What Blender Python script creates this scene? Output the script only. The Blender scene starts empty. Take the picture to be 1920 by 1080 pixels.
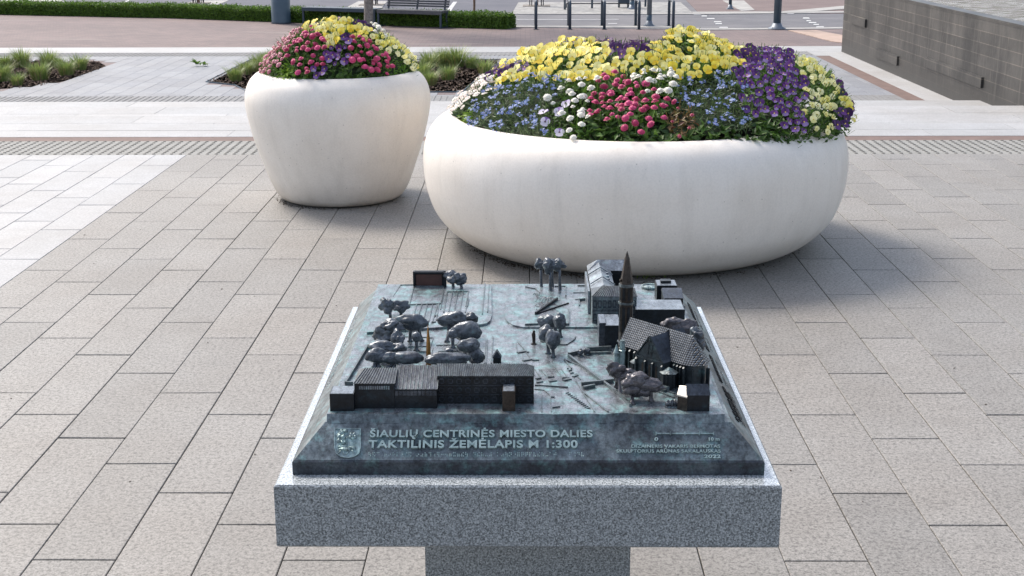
import bpy, math, random
from mathutils import Vector, Matrix, noise
random.seed(7)
C = bpy.context.scene.collection
# ------------------------------------------------------------------ camera
H = 2.0
F = 2536.0
ROLL = 0.003
camd = bpy.data.cameras.new('camera'); cam = bpy.data.objects.new('camera', camd); C.objects.link(cam)
camd.sensor_width = 36; camd.lens = F*36/1920; camd.clip_end = 2000; camd.clip_start = .05
PITCH = math.atan(701/F)
R = Matrix.Rotation(0.0103, 3, 'Z') @ Matrix.Rotation(math.pi/2-PITCH, 3, 'X') @ Matrix.Rotation(-ROLL, 3, 'Z')
cam.matrix_world = Matrix.Translation((0, 0, H)) @ R.to_4x4()
bpy.context.scene.camera = cam
# ------------------------------------------------------------------ world, sun, exposure
SUN_EL = math.radians(49); SUN_AZ = math.radians(-44)      # azimuth from +Y, negative = left
sundir = Vector((math.sin(SUN_AZ)*math.cos(SUN_EL), math.cos(SUN_AZ)*math.cos(SUN_EL), math.sin(SUN_EL)))
w = bpy.data.worlds.new('World'); bpy.context.scene.world = w; w.use_nodes = True
nt = w.node_tree; bg = nt.nodes['Background']
sky = nt.nodes.new('ShaderNodeTexSky'); sky.sky_type = 'NISHITA'; sky.sun_disc = False
sky.sun_elevation = SUN_EL; sky.sun_rotation = SUN_AZ; sky.air_density = 1.0; sky.dust_density = 2.5
hs = nt.nodes.new('ShaderNodeHueSaturation'); hs.inputs['Saturation'].default_value = .68; nt.links.new(sky.outputs[0], hs.inputs['Color']); nt.links.new(hs.outputs[0], bg.inputs[0]); bg.inputs[1].default_value = 0.15
sl = bpy.data.lights.new('sun', 'SUN'); sl.energy = 2.15; sl.angle = math.radians(18); sl.color = (1.0, 0.92, 0.82)
so = bpy.data.objects.new('sun', sl); C.objects.link(so); so.rotation_euler = sundir.to_track_quat('Z', 'Y').to_euler()
so.location = (0, 0, 10)
sc = bpy.context.scene
sc.view_settings.view_transform = 'Standard'; sc.view_settings.look = 'None'; sc.view_settings.exposure = 0.80

# ------------------------------------------------------------------ helpers
def ray(px, py): return (R @ Vector(((px-960)/F, -(py-540)/F, -1))).normalized()
def P(px, py, z=0.0):
    d = ray(px, py); t = (z-H)/d.z; return Vector((d.x*t, d.y*t, z))
def PP(px, py, pt, n):
    d = ray(px, py); o = Vector((0, 0, H)); t = (pt-o).dot(n)/d.dot(n); return o+d*t
def proj(p):
    q = R.transposed() @ (Vector(p)-Vector((0, 0, H))); return (960+F*q.x/-q.z, 540-F*q.y/-q.z, -q.z)
def PD(px, py, D):      # point on the ray at world depth Y = D
    d = ray(px, py); t = D/d.y; return Vector((d.x*t, D, H+d.z*t))
class MB:
    def __init__(s): s.v = []; s.f = []; s.m = []; s.sm = []; s.mi = 0; s.smooth = False; s.tf = None
    def add(s, vs, fs):
        b = len(s.v)
        for q in vs: s.v.append(tuple(s.tf(Vector(q))) if s.tf else tuple(q))
        for f in fs: s.f.append([b+i for i in f]); s.m.append(s.mi); s.sm.append(s.smooth)
    def box(s, x0, x1, y0, y1, z0, z1):
        s.add([(x0,y0,z0),(x1,y0,z0),(x1,y1,z0),(x0,y1,z0),(x0,y0,z1),(x1,y0,z1),(x1,y1,z1),(x0,y1,z1)],
              [(3,2,1,0),(4,5,6,7),(0,1,5,4),(1,2,6,5),(2,3,7,6),(3,0,4,7)])
    def prism(s, pts, z0, z1):
        n = len(pts)
        a = sum(pts[i][0]*pts[(i+1)%n][1]-pts[(i+1)%n][0]*pts[i][1] for i in range(n))
        if a < 0: pts = pts[::-1]
        s.add([(p[0],p[1],z0) for p in pts]+[(p[0],p[1],z1) for p in pts],
              [tuple(range(n-1,-1,-1)), tuple(range(n,2*n))]+[(i,(i+1)%n,n+(i+1)%n,n+i) for i in range(n)])
    def beam(s, a, b, wd, h, up=Vector((0,0,1))):
        a = Vector(a); b = Vector(b); d = (b-a).normalized(); sd = d.cross(up).normalized()*wd/2; u = sd.cross(d).normalized()*h
        s.add([a-sd, a+sd, a+sd+u, a-sd+u, b-sd, b+sd, b+sd+u, b-sd+u],
              [(0,1,2,3),(7,6,5,4),(0,4,5,1),(1,5,6,2),(2,6,7,3),(3,7,4,0)])
    def tube(s, pts, rads, n=8, cap=True):
        pts = [Vector(p) for p in pts]; vs = []; fs = []
        for i, p in enumerate(pts):
            d = (pts[min(i+1,len(pts)-1)]-pts[max(i-1,0)]).normalized()
            a = d.orthogonal() if abs(d.z) < .9 else Vector((1,0,0)); a = (a-d*a.dot(d)).normalized(); b = d.cross(a)
            for k in range(n):
                t = 2*math.pi*k/n; vs.append(p+(a*math.cos(t)+b*math.sin(t))*rads[i])
        for i in range(len(pts)-1):
            for k in range(n): fs.append((i*n+k, i*n+(k+1)%n, (i+1)*n+(k+1)%n, (i+1)*n+k))
        if cap: fs.append(tuple(range(n-1,-1,-1))); fs.append(tuple(range((len(pts)-1)*n, len(pts)*n)))
        s.add(vs, fs)
    def lathe(s, prof, cx=0, cy=0, n=96, closeb=True):
        vs = []; fs = []
        for r, z in prof:
            for k in range(n):
                t = 2*math.pi*k/n; vs.append((cx+r*math.cos(t), cy+r*math.sin(t), z))
        for i in range(len(prof)-1):
            for k in range(n): fs.append((i*n+k, i*n+(k+1)%n, (i+1)*n+(k+1)%n, (i+1)*n+k))
        if closeb: fs.append(tuple(range(n-1,-1,-1))); fs.append(tuple(range((len(prof)-1)*n, len(prof)*n)))
        s.add(vs, fs)
    def ell(s, c, r, nz=.15, sc_=3.0, sub=3, rot=None, seed=0):
        vs, fs = ico(sub); out = []
        for v in vs:
            k = 1+nz*noise.noise(Vector(v)*sc_*.6+Vector((seed,seed*.7,0)))*1.6+nz*.5*noise.noise(Vector(v)*sc_*1.9+Vector((seed,3,seed)))
            q = Vector((v[0]*r[0]*k, v[1]*r[1]*k, v[2]*r[2]*k))
            if rot: q = rot @ q
            out.append(Vector(c)+q)
        s.add(out, fs)
    def build(s, name, mats, parent=None, loc=None):
        me = bpy.data.meshes.new(name); me.from_pydata(s.v, [], s.f)
        if not isinstance(mats, (list, tuple)): mats = [mats]
        for m in mats: me.materials.append(m)
        me.polygons.foreach_set('material_index', s.m); me.polygons.foreach_set('use_smooth', s.sm); me.update()
        o = bpy.data.objects.new(name, me); C.objects.link(o)
        if parent: o.parent = parent
        if loc: o.location = loc
        return o
_ico = {}
def ico(sub):
    if sub in _ico: return _ico[sub]
    t = (1+5**.5)/2
    v = [Vector(q).normalized() for q in [(-1,t,0),(1,t,0),(-1,-t,0),(1,-t,0),(0,-1,t),(0,1,t),(0,-1,-t),(0,1,-t),(t,0,-1),(t,0,1),(-t,0,-1),(-t,0,1)]]
    f = [(0,11,5),(0,5,1),(0,1,7),(0,7,10),(0,10,11),(1,5,9),(5,11,4),(11,10,2),(10,7,6),(7,1,8),(3,9,4),(3,4,2),(3,2,6),(3,6,8),(3,8,9),(4,9,5),(2,4,11),(6,2,10),(8,6,7),(9,8,1)]
    for _ in range(sub-1):
        cache = {}; nf = []
        def mid(a, b):
            k = (min(a,b), max(a,b))
            if k not in cache: v.append(((v[a]+v[b])/2).normalized()); cache[k] = len(v)-1
            return cache[k]
        for a, b, c in f:
            x, y, z = mid(a,b), mid(b,c), mid(c,a); nf += [(a,x,z),(b,y,x),(c,z,y),(x,y,z)]
        f = nf
    _ico[sub] = (v, f); return _ico[sub]
def tag(o, label=None, cat=None, group=None, kind=None):
    if label: o['label'] = label
    if cat: o['category'] = cat
    if group: o['group'] = group
    if kind: o['kind'] = kind
    return o
def thing(name, label, cat, loc=(0,0,0), group=None, rz=0):
    o = bpy.data.objects.new(name, None); C.objects.link(o); o.location = loc; o.rotation_euler = (0,0,rz); o.empty_display_size = .1
    return tag(o, label, cat, group)
def copy_tree(o, parent=None):
    c = o.copy(); C.objects.link(c); c.parent = parent
    for ch in list(o.children): copy_tree(ch, c)
    return c
def struct(o): o['kind'] = 'structure'; return o

# ------------------------------------------------------------------ materials
def N(nt, t, **kw):
    n = nt.nodes.new(t)
    for k, v in kw.items(): setattr(n, k, v)
    return n
def newmat(name):
    m = bpy.data.materials.new(name); m.use_nodes = True
    nt = m.node_tree; b = nt.nodes['Principled BSDF']; return m, nt, b
def coord(nt, kind='Object', scale=(1,1,1)):
    tc = N(nt, 'ShaderNodeTexCoord'); mp = N(nt, 'ShaderNodeMapping'); mp.inputs['Scale'].default_value = scale
    nt.links.new(tc.outputs[kind], mp.inputs[0]); return mp.outputs[0]
def noi(nt, vec, scale, detail=4, rough=.6):
    n = N(nt, 'ShaderNodeTexNoise'); n.inputs['Scale'].default_value = scale; n.inputs['Detail'].default_value = detail
    n.inputs['Roughness'].default_value = rough; nt.links.new(vec, n.inputs['Vector']); return n.outputs['Fac']
def ramp(nt, fac, stops, interp='LINEAR'):
    r = N(nt, 'ShaderNodeValToRGB'); r.color_ramp.interpolation = interp
    e = r.color_ramp.elements
    while len(e) < len(stops): e.new(.5)
    for i, (p, c) in enumerate(stops):
        e[i].position = p; e[i].color = (c, c, c, 1) if isinstance(c, (int, float)) else (*c, 1)
    nt.links.new(fac, r.inputs[0]); return r.outputs[0]
def mix(nt, a, b, fac, mode='MIX'):
    m = N(nt, 'ShaderNodeMix', data_type='RGBA', blend_type=mode)
    for s, val in ((6, a), (7, b), (0, fac)):
        if hasattr(val, 'is_linked') or hasattr(val, 'links'): nt.links.new(val, m.inputs[s])
        elif s == 0: m.inputs[0].default_value = val
        else: m.inputs[s].default_value = (*val, 1) if not isinstance(val, (int, float)) else (val, val, val, 1)
    return m.outputs[2]
def bump(nt, b, h, strength=.3, dist=.01):
    n = N(nt, 'ShaderNodeBump'); n.inputs['Strength'].default_value = strength; n.inputs['Distance'].default_value = dist
    nt.links.new(h, n.inputs['Height']); nt.links.new(n.outputs[0], b.inputs['Normal'])
def m_noise(name, c1, c2, scale=5, rough=.7, lo=.35, hi=.65, fine=0, bmp=0, metal=0, fscale=200, coat=0, objrand=0):
    m, nt, b = newmat(name); v = coord(nt)
    col = ramp(nt, noi(nt, v, scale, 6), [(lo, c1), (hi, c2)])
    if fine: col = mix(nt, col, ramp(nt, noi(nt, v, fscale, 2), [(.35, 1-fine), (.65, 1+fine*.0+0)]), 1.0, 'MULTIPLY')
    if objrand:
        oi = N(nt, 'ShaderNodeObjectInfo'); col = mix(nt, col, ramp(nt, oi.outputs['Random'], [(0, 1-objrand), (1, 1.0)]), 1.0, 'MULTIPLY')
    nt.links.new(col, b.inputs['Base Color']); b.inputs['Roughness'].default_value = rough; b.inputs['Metallic'].default_value = metal
    if bmp: bump(nt, b, noi(nt, v, fscale, 3), bmp, .003)
    return m
def slab_mat(name, ca, cb, speck=.38, fs=130):
    m, nt, b = newmat(name); v = coord(nt)
    at = N(nt, 'ShaderNodeAttribute', attribute_name='tint')
    col = mix(nt, ca, cb, at.outputs['Fac'])
    f1 = noi(nt, v, fs, 2, .7); f2 = noi(nt, v, 8, 5); f3 = noi(nt, v, 1.1, 4)
    col = mix(nt, col, ramp(nt, f1, [(.36, 1-speck), (.5, .95), (.66, 1.0)]), 1.0, 'MULTIPLY')
    vo = N(nt, 'ShaderNodeTexVoronoi'); vo.inputs['Scale'].default_value = 260; nt.links.new(v, vo.inputs['Vector'])
    wn = N(nt, 'ShaderNodeTexWhiteNoise'); nt.links.new(vo.outputs['Position'], wn.inputs[0])
    col = mix(nt, col, ramp(nt, wn.outputs['Value'], [(0, 1-speck*.8), (.3, .92), (.8, 1.0), (1, 1.0)]), 1.0, 'MULTIPLY')
    col = mix(nt, col, ramp(nt, f2, [(.3, .90), (.65, 1.0)]), 1.0, 'MULTIPLY')
    col = mix(nt, col, ramp(nt, noi(nt, v, 62, 2, .75), [(.36, 1-speck*1.1), (.48, .95), (.64, 1.10)]), 1.0, 'MULTIPLY')
    col = mix(nt, col, ramp(nt, f3, [(.35, (.90,.88,.86)), (.62, (1,1,1))]), 1.0, 'MULTIPLY')
    # scattered pale scuffs and dark spots
    f4 = noi(nt, coord(nt, 'Object', (22, 60, 1)), 1, 3)
    col = mix(nt, col, (.55,.54,.52), ramp(nt, f4, [(.70, 0.0), (.78, .35)]))
    f5 = noi(nt, coord(nt, 'Object', (5, 7, 1)), 1, 5, .75)
    col = mix(nt, col, (.12,.11,.10), ramp(nt, f5, [(.70, 0.0), (.80, .45)]))
    nt.links.new(col, b.inputs['Base Color']); b.inputs['Roughness'].default_value = .62
    bump(nt, b, f1, .25, .002)
    return m
M_pave = slab_mat('granite_paving', (.338,.322,.300), (.290,.279,.262))
M_white = slab_mat('light_granite_paving', (.47,.47,.47), (.41,.415,.42), .14)
M_lower = slab_mat('blue_grey_granite', (.31,.32,.34), (.25,.26,.285), .16)
M_joint = m_noise('joint_sand', (.05,.042,.036), (.10,.085,.07), 3, .95)
M_brown = m_noise('brown_stone', (.15,.10,.085), (.20,.135,.115), 6, .8, fine=.2)
M_tact = m_noise('tactile_concrete', (.27,.268,.25), (.33,.325,.305), 4, .8, fine=.3)
M_tactd = m_noise('tactile_stud', (.085,.085,.078), (.13,.128,.118), 4, .7)
M_strip = m_noise('grey_concrete', (.19,.19,.19), (.23,.23,.23), 4, .8)
def m_brick():
    m, nt, b = newmat('red_paver'); v = coord(nt)
    br = N(nt, 'ShaderNodeTexBrick'); br.inputs['Scale'].default_value = 1; br.inputs['Brick Width'].default_value = .22; br.inputs['Row Height'].default_value = .11
    br.inputs['Mortar Size'].default_value = .006; br.inputs['Color1'].default_value = (.225,.165,.155,1); br.inputs['Color2'].default_value = (.17,.13,.125,1); br.inputs['Mortar'].default_value = (.12,.10,.095,1)
    nt.links.new(v, br.inputs['Vector'])
    col = mix(nt, br.outputs['Color'], ramp(nt, noi(nt, v, .5, 6), [(.35, (.80,.80,.82)), (.65, (1,1,1))]), 1.0, 'MULTIPLY')
    col = mix(nt, col, (.42,.38,.34), ramp(nt, noi(nt, coord(nt, 'Object', (.25,1.2,1)), 1, 5), [(.6, 0.0), (.75, .35)]))
    nt.links.new(col, b.inputs['Base Color']); b.inputs['Roughness'].default_value = .8; return m
M_brick = m_brick()
M_asph = m_noise('asphalt', (.13,.13,.145), (.19,.185,.195), .9, .85, fine=.3, fscale=60)
M_asph2 = m_noise('blue_asphalt', (.085,.09,.115), (.125,.125,.15), .9, .85, fine=.3, fscale=60)
M_redasph = m_noise('red_brown_asphalt', (.16,.115,.11), (.21,.155,.145), .7, .85, fine=.3, fscale=60)
M_paint = m_noise('road_paint', (.40,.40,.40), (.52,.52,.51), 3, .7)
M_kerb = m_noise('kerb_concrete', (.29,.28,.265), (.38,.37,.35), 3, .8)
def m_cobble():
    m, nt, b = newmat('cobbles'); v = coord(nt, 'Object', (1, 1, 1))
    vo = N(nt, 'ShaderNodeTexVoronoi'); vo.inputs['Scale'].default_value = 8; nt.links.new(v, vo.inputs['Vector'])
    col = mix(nt, (.42,.41,.385), (.28,.275,.27), vo.outputs['Distance']); wn = N(nt, 'ShaderNodeTexWhiteNoise'); nt.links.new(vo.outputs['Position'], wn.inputs[0])
    col = mix(nt, col, ramp(nt, wn.outputs['Value'], [(0, .6), (1, 1.0)]), 1.0, 'MULTIPLY')
    nt.links.new(col, b.inputs['Base Color']); b.inputs['Roughness'].default_value = .8; return m
M_cobble = m_cobble()
def m_planter():
    m, nt, b = newmat('cream_concrete'); v = coord(nt)
    col = ramp(nt, noi(nt, v, 2.2, 6), [(.3, (.78,.71,.63)), (.65, (.86,.80,.73))])
    st = noi(nt, coord(nt, 'Object', (7, 7, .8)), 1, 6, .65)
    col = mix(nt, col, (.50,.455,.40), ramp(nt, st, [(.50, 0.0), (.75, .26)]))
    st2 = noi(nt, coord(nt, 'Object', (16, 16, 1.2)), 1, 5, .7); col = mix(nt, col, (.55,.50,.44), ramp(nt, st2, [(.55, 0.0), (.72, .18)]))
    pit = N(nt, 'ShaderNodeTexVoronoi'); pit.inputs['Scale'].default_value = 20; pit.inputs['Randomness'].default_value = 1; nt.links.new(v, pit.inputs['Vector'])
    pm = ramp(nt, pit.outputs['Distance'], [(.045, 1.0), (.085, 0.0)]); gate = ramp(nt, noi(nt, v, 3.3, 2), [(.44, 0.0), (.52, .75)])
    pm2 = mix(nt, pm, gate, 1.0, 'MULTIPLY')
    col = mix(nt, col, (.36,.32,.28), pm2)
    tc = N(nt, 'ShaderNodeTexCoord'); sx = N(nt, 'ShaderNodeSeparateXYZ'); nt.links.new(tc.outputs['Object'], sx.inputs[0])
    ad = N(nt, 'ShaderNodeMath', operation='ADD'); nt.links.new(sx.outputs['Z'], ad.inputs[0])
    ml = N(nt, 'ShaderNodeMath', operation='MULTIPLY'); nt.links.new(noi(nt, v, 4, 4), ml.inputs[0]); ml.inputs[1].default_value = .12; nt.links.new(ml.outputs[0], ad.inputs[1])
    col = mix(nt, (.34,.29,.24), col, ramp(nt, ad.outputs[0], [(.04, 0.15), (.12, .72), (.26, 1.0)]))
    fn = noi(nt, v, 90, 3); col = mix(nt, col, ramp(nt, fn, [(.3, .93), (.6, 1.0)]), 1.0, 'MULTIPLY')
    nt.links.new(col, b.inputs['Base Color']); b.inputs['Roughness'].default_value = .55
    bump(nt, b, fn, .15, .002); return m
M_planter = m_planter()
def m_granite(name, rough, light=1.0):
    m, nt, b = newmat(name); v = coord(nt)
    vo = N(nt, 'ShaderNodeTexVoronoi'); vo.inputs['Scale'].default_value = 360; nt.links.new(v, vo.inputs['Vector'])
    wn = N(nt, 'ShaderNodeTexWhiteNoise'); nt.links.new(vo.outputs['Position'], wn.inputs[0])
    cl = noi(nt, v, 215, 3, .65)
    ad = N(nt, 'ShaderNodeMath', operation='MULTIPLY_ADD'); nt.links.new(wn.outputs['Value'], ad.inputs[0]); ad.inputs[1].default_value = .38; nt.links.new(cl, ad.inputs[2])
    col = ramp(nt, ad.outputs[0], [(.42, (.045*light,.048*light,.05*light)), (.57, (.105*light,.117*light,.123*light)), (.74, (.195*light,.212*light,.222*light)), (.94, (.33*light,.35*light,.36*light))])
    nt.links.new(col, b.inputs['Base Color']); b.inputs['Roughness'].default_value = rough; return m
M_gran = m_granite('grey_granite', .35, 1.3)
def m_bronze(name, pat, dark=(.022,.024,.030), mid=(.06,.075,.085), green=(.17,.27,.27), rough=.38, pale=(.30,.34,.36)):
    m, nt, b = newmat(name); v = coord(nt)
    n1 = noi(nt, v, 9, 8, .68); n2 = noi(nt, v, 26, 6, .7); n3 = noi(nt, v, 160, 3)
    col = ramp(nt, n1, [(.32, dark), (.52, mid), (.75, pale)])
    g = ramp(nt, n2, [(.62-.25*pat, 0.0), (.86-.2*pat, .85)])
    col = mix(nt, col, green, g)
    n4 = noi(nt, coord(nt, 'Object', (1, .35, 1)), 75, 5, .75)
    col = mix(nt, col, ramp(nt, n3, [(.35, .7), (.6, 1.0)]), 1.0, 'MULTIPLY')
    col = mix(nt, col, ramp(nt, n4, [(.34, .45), (.5, .95), (.66, 1.25)]), 1.0, 'MULTIPLY')
    nt.links.new(col, b.inputs['Base Color']); b.inputs['Metallic'].default_value = .35
    nt.links.new(ramp(nt, n2, [(.3, rough-.1), (.7, rough+.2)]), b.inputs['Roughness'])
    bump(nt, b, mix(nt, n2, n4, .4), .45, .004); return m
M_br_top = m_bronze('bronze_ground', .62, (.10,.11,.125), (.215,.232,.255), (.22,.48,.48), .28, (.36,.39,.41))
def grooves(m):
    nt = m.node_tree; b = nt.nodes['Principled BSDF']; v = coord(nt)
    br = N(nt, 'ShaderNodeTexBrick'); br.inputs['Scale'].default_value = 1; br.inputs['Brick Width'].default_value = .034; br.inputs['Row Height'].default_value = .017; br.inputs['Mortar Size'].default_value = .0007
    nt.links.new(v, br.inputs['Vector']); gate = ramp(nt, noi(nt, v, 4, 2), [(.46, 0.0), (.52, 1.0)])
    f = mix(nt, 0.0, br.outputs['Fac'], gate)
    src = b.inputs['Base Color'].links[0].from_socket
    col = mix(nt, src, (.05,.065,.07), mix(nt, 0.0, .6, f)); nt.links.new(col, b.inputs['Base Color'])
grooves(M_br_top)
M_br_base = m_bronze('bronze_slope', .42, (.026,.032,.042), (.16,.19,.205), (.19,.36,.37), .36, (.34,.40,.42))
M_br_lip = m_bronze('bronze_lip', .45, (.008,.009,.014), (.045,.055,.07), (.10,.20,.20), .40, (.12,.15,.165))
M_br_dark = m_bronze('bronze_dark', .15, (.004,.006,.010), (.010,.014,.020), (.03,.06,.075), .36, (.028,.038,.05))
M_br_roof = m_bronze('bronze_roof', .08, (.022,.028,.040), (.046,.058,.078), (.12,.20,.22), .28, (.13,.14,.16))
M_br_roofl = m_bronze('bronze_pale_roof', .3, (.14,.16,.19), (.22,.25,.285), (.24,.40,.42), .28, (.38,.42,.46))
M_br_tree = m_bronze('bronze_tree', .3, (.05,.054,.064), (.12,.135,.155), (.15,.28,.28), .27, (.22,.24,.265))
M_br_wtree = m_bronze('brown_bronze_tree', .0, (.06,.055,.062), (.12,.112,.122), (.10,.13,.13), .25, (.20,.19,.20))
M_br_line = m_bronze('bronze_relief', .40, (.06,.072,.08), (.14,.165,.175), (.16,.32,.32), .34, (.18,.22,.23))
M_br_wall = m_bronze('bronze_church_wall', .35, (.012,.015,.02), (.036,.046,.054), (.09,.20,.21), .36, (.08,.10,.11))
M_br_brown = m_bronze('brown_bronze', .0, (.020,.014,.012), (.045,.034,.027), (.04,.07,.06), .35, (.085,.065,.054))
M_gold = m_noise('gold_leaf', (.26,.13,.035), (.36,.19,.06), 30, .35, metal=.7)
M_letter = m_bronze('bronze_letter', .6, (.19,.24,.25), (.28,.36,.37), (.32,.52,.50), .30, (.42,.50,.51))
M_worn_highlit_letter = m_noise('worn_highlit_bronze_letter', (.24,.33,.33), (.38,.48,.47), 40, .33, metal=.3)  # colour lightened for touch polish and for painted highlights on the letters
def m_tiles():
    m, nt, b = newmat('bronze_tiles'); v = coord(nt)
    br = N(nt, 'ShaderNodeTexBrick'); br.offset = 0.0; br.inputs['Scale'].default_value = 1; br.inputs['Brick Width'].default_value = .0058; br.inputs['Row Height'].default_value = .0058
    br.inputs['Mortar Size'].default_value = .0012; br.inputs['Mortar Smooth'].default_value = .6
    sx = N(nt, 'ShaderNodeSeparateXYZ'); nt.links.new(v, sx.inputs[0]); cb = N(nt, 'ShaderNodeCombineXYZ'); nt.links.new(sx.outputs['X'], cb.inputs[0])
    ms = N(nt, 'ShaderNodeMath', operation='MULTIPLY'); nt.links.new(sx.outputs['Z'], ms.inputs[0]); ms.inputs[1].default_value = 1.25; nt.links.new(ms.outputs[0], cb.inputs[1])
    nt.links.new(cb.outputs[0], br.inputs['Vector'])
    br.inputs['Color1'].default_value = (.30,.31,.32,1); br.inputs['Color2'].default_value = (.20,.21,.22,1); br.inputs['Mortar'].default_value = (.012,.012,.016,1)
    col = mix(nt, br.outputs['Color'], ramp(nt, noi(nt, v, 14, 5), [(.35, (.45,.5,.55)), (.65, (1,1,1))]), 1.0, 'MULTIPLY')
    nt.links.new(col, b.inputs['Base Color']); b.inputs['Metallic'].default_value = .3; b.inputs['Roughness'].default_value = .35
    inv = N(nt, 'ShaderNodeMath', operation='SUBTRACT'); inv.inputs[0].default_value = 1; nt.links.new(br.outputs['Fac'], inv.inputs[1])
    bump(nt, b, inv.outputs[0], .8, .002); return m
M_tiles = m_tiles()
M_navy = m_noise('navy_painted_steel', (.030,.048,.072), (.045,.066,.095), 3, .4)
M_slate = m_noise('slate_painted_steel', (.05,.085,.12), (.065,.105,.145), 3, .4)
M_grey = m_noise('galvanised_steel', (.13,.155,.19), (.19,.215,.25), 3, .45, metal=.3)
M_black = m_noise('black_steel', (.015,.017,.022), (.03,.032,.04), 3, .45)
M_wood = m_noise('dark_bench_slat', (.06,.06,.068), (.10,.10,.11), 8, .5)
M_bark = m_noise('bark', (.13,.11,.095), (.30,.27,.24), 14, .9, bmp=.5, fscale=30)
M_bark2 = m_noise('thin_bark', (.16,.10,.07), (.26,.17,.12), 14, .9)
def m_leaf(name, c1, c2, var=.35):
    m, nt, b = newmat(name)
    g = N(nt, 'ShaderNodeNewGeometry'); col = ramp(nt, g.outputs['Random Per Island'], [(0, c1), (1, c2)])
    nt.links.new(col, b.inputs['Base Color']); b.inputs['Roughness'].default_value = .5
    tr = N(nt, 'ShaderNodeBsdfTranslucent'); nt.links.new(col, tr.inputs[0]); mx = N(nt, 'ShaderNodeMixShader'); mx.inputs[0].default_value = .3
    nt.links.new(b.outputs[0], mx.inputs[1]); nt.links.new(tr.outputs[0], mx.inputs[2]); nt.links.new(mx.outputs[0], nt.nodes['Material Output'].inputs[0]); return m
M_leaf = m_leaf('leaf_green', (.025,.06,.012), (.13,.24,.04))
M_leafb = m_leaf('leaf_bright', (.12,.24,.02), (.32,.46,.06))
M_leafg = m_leaf('leaf_grey_green', (.035,.075,.025), (.13,.19,.07))
M_leafr = m_leaf('leaf_reddish', (.14,.05,.03), (.25,.20,.05))
M_hedge = m_leaf('hedge_leaf', (.04,.09,.012), (.16,.28,.035))
M_grass = m_leaf('grass_blade', (.14,.22,.05), (.36,.42,.14))
M_straw = m_leaf('dry_blade', (.30,.22,.10), (.42,.34,.18))
def m_petal(name, c1, c2, tr_=.35):
    m, nt, b = newmat(name); oi = N(nt, 'ShaderNodeObjectInfo'); col = ramp(nt, oi.outputs['Random'], [(0, c1), (1, c2)])
    nt.links.new(col, b.inputs['Base Color']); b.inputs['Roughness'].default_value = .55
    tr = N(nt, 'ShaderNodeBsdfTranslucent'); nt.links.new(col, tr.inputs[0]); mx = N(nt, 'ShaderNodeMixShader'); mx.inputs[0].default_value = tr_
    nt.links.new(b.outputs[0], mx.inputs[1]); nt.links.new(tr.outputs[0], mx.inputs[2]); nt.links.new(mx.outputs[0], nt.nodes['Material Output'].inputs[0]); return m
MY1 = m_petal('yellow_petal', (.95,.62,.01), (.95,.84,.14)); MY2 = m_petal('pale_yellow_petal', (.94,.78,.07), (.96,.92,.50))
MYP = m_petal('cream_yellow_petal', (.93,.86,.24), (.95,.93,.62)); MP1 = m_petal('purple_petal', (.075,.018,.15), (.20,.055,.30)); MP2 = m_petal('dark_purple_petal', (.05,.012,.09), (.12,.03,.17)); MP3 = m_petal('lilac_petal', (.20,.09,.38), (.46,.32,.62))
MC1 = m_petal('crimson_petal', (.42,.02,.09), (.72,.08,.24), .15); MC2 = m_petal('deep_crimson_petal', (.30,.015,.05), (.45,.04,.10), .15); MC3 = m_petal('pink_petal', (.62,.22,.28), (.80,.42,.46), .2)
MW1 = m_petal('white_petal', (.86,.82,.72), (.93,.90,.80), .2); MWP = m_petal('blush_petal', (.82,.66,.62), (.88,.80,.76), .2)
MWC = m_petal('cream_centre', (.72,.62,.24), (.75,.70,.45), .1); MB1 = m_petal('blue_petal', (.16,.24,.58), (.34,.45,.78)); MLW = m_petal('white_lilac', (.70,.64,.80), (.80,.75,.86))
M_dk = m_noise('flower_eye', (.06,.02,.02), (.10,.04,.02), 10, .6); M_eye = m_noise('yellow_eye', (.8,.5,.05), (.85,.6,.1), 10, .6)
M_soil = m_noise('soil', (.03,.022,.015), (.07,.05,.035), 20, .95, bmp=.5, fscale=60)
M_mulch = m_noise('bark_mulch', (.07,.045,.035), (.27,.19,.14), 22, .95, .4, .6, bmp=.8, fscale=40)
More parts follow.
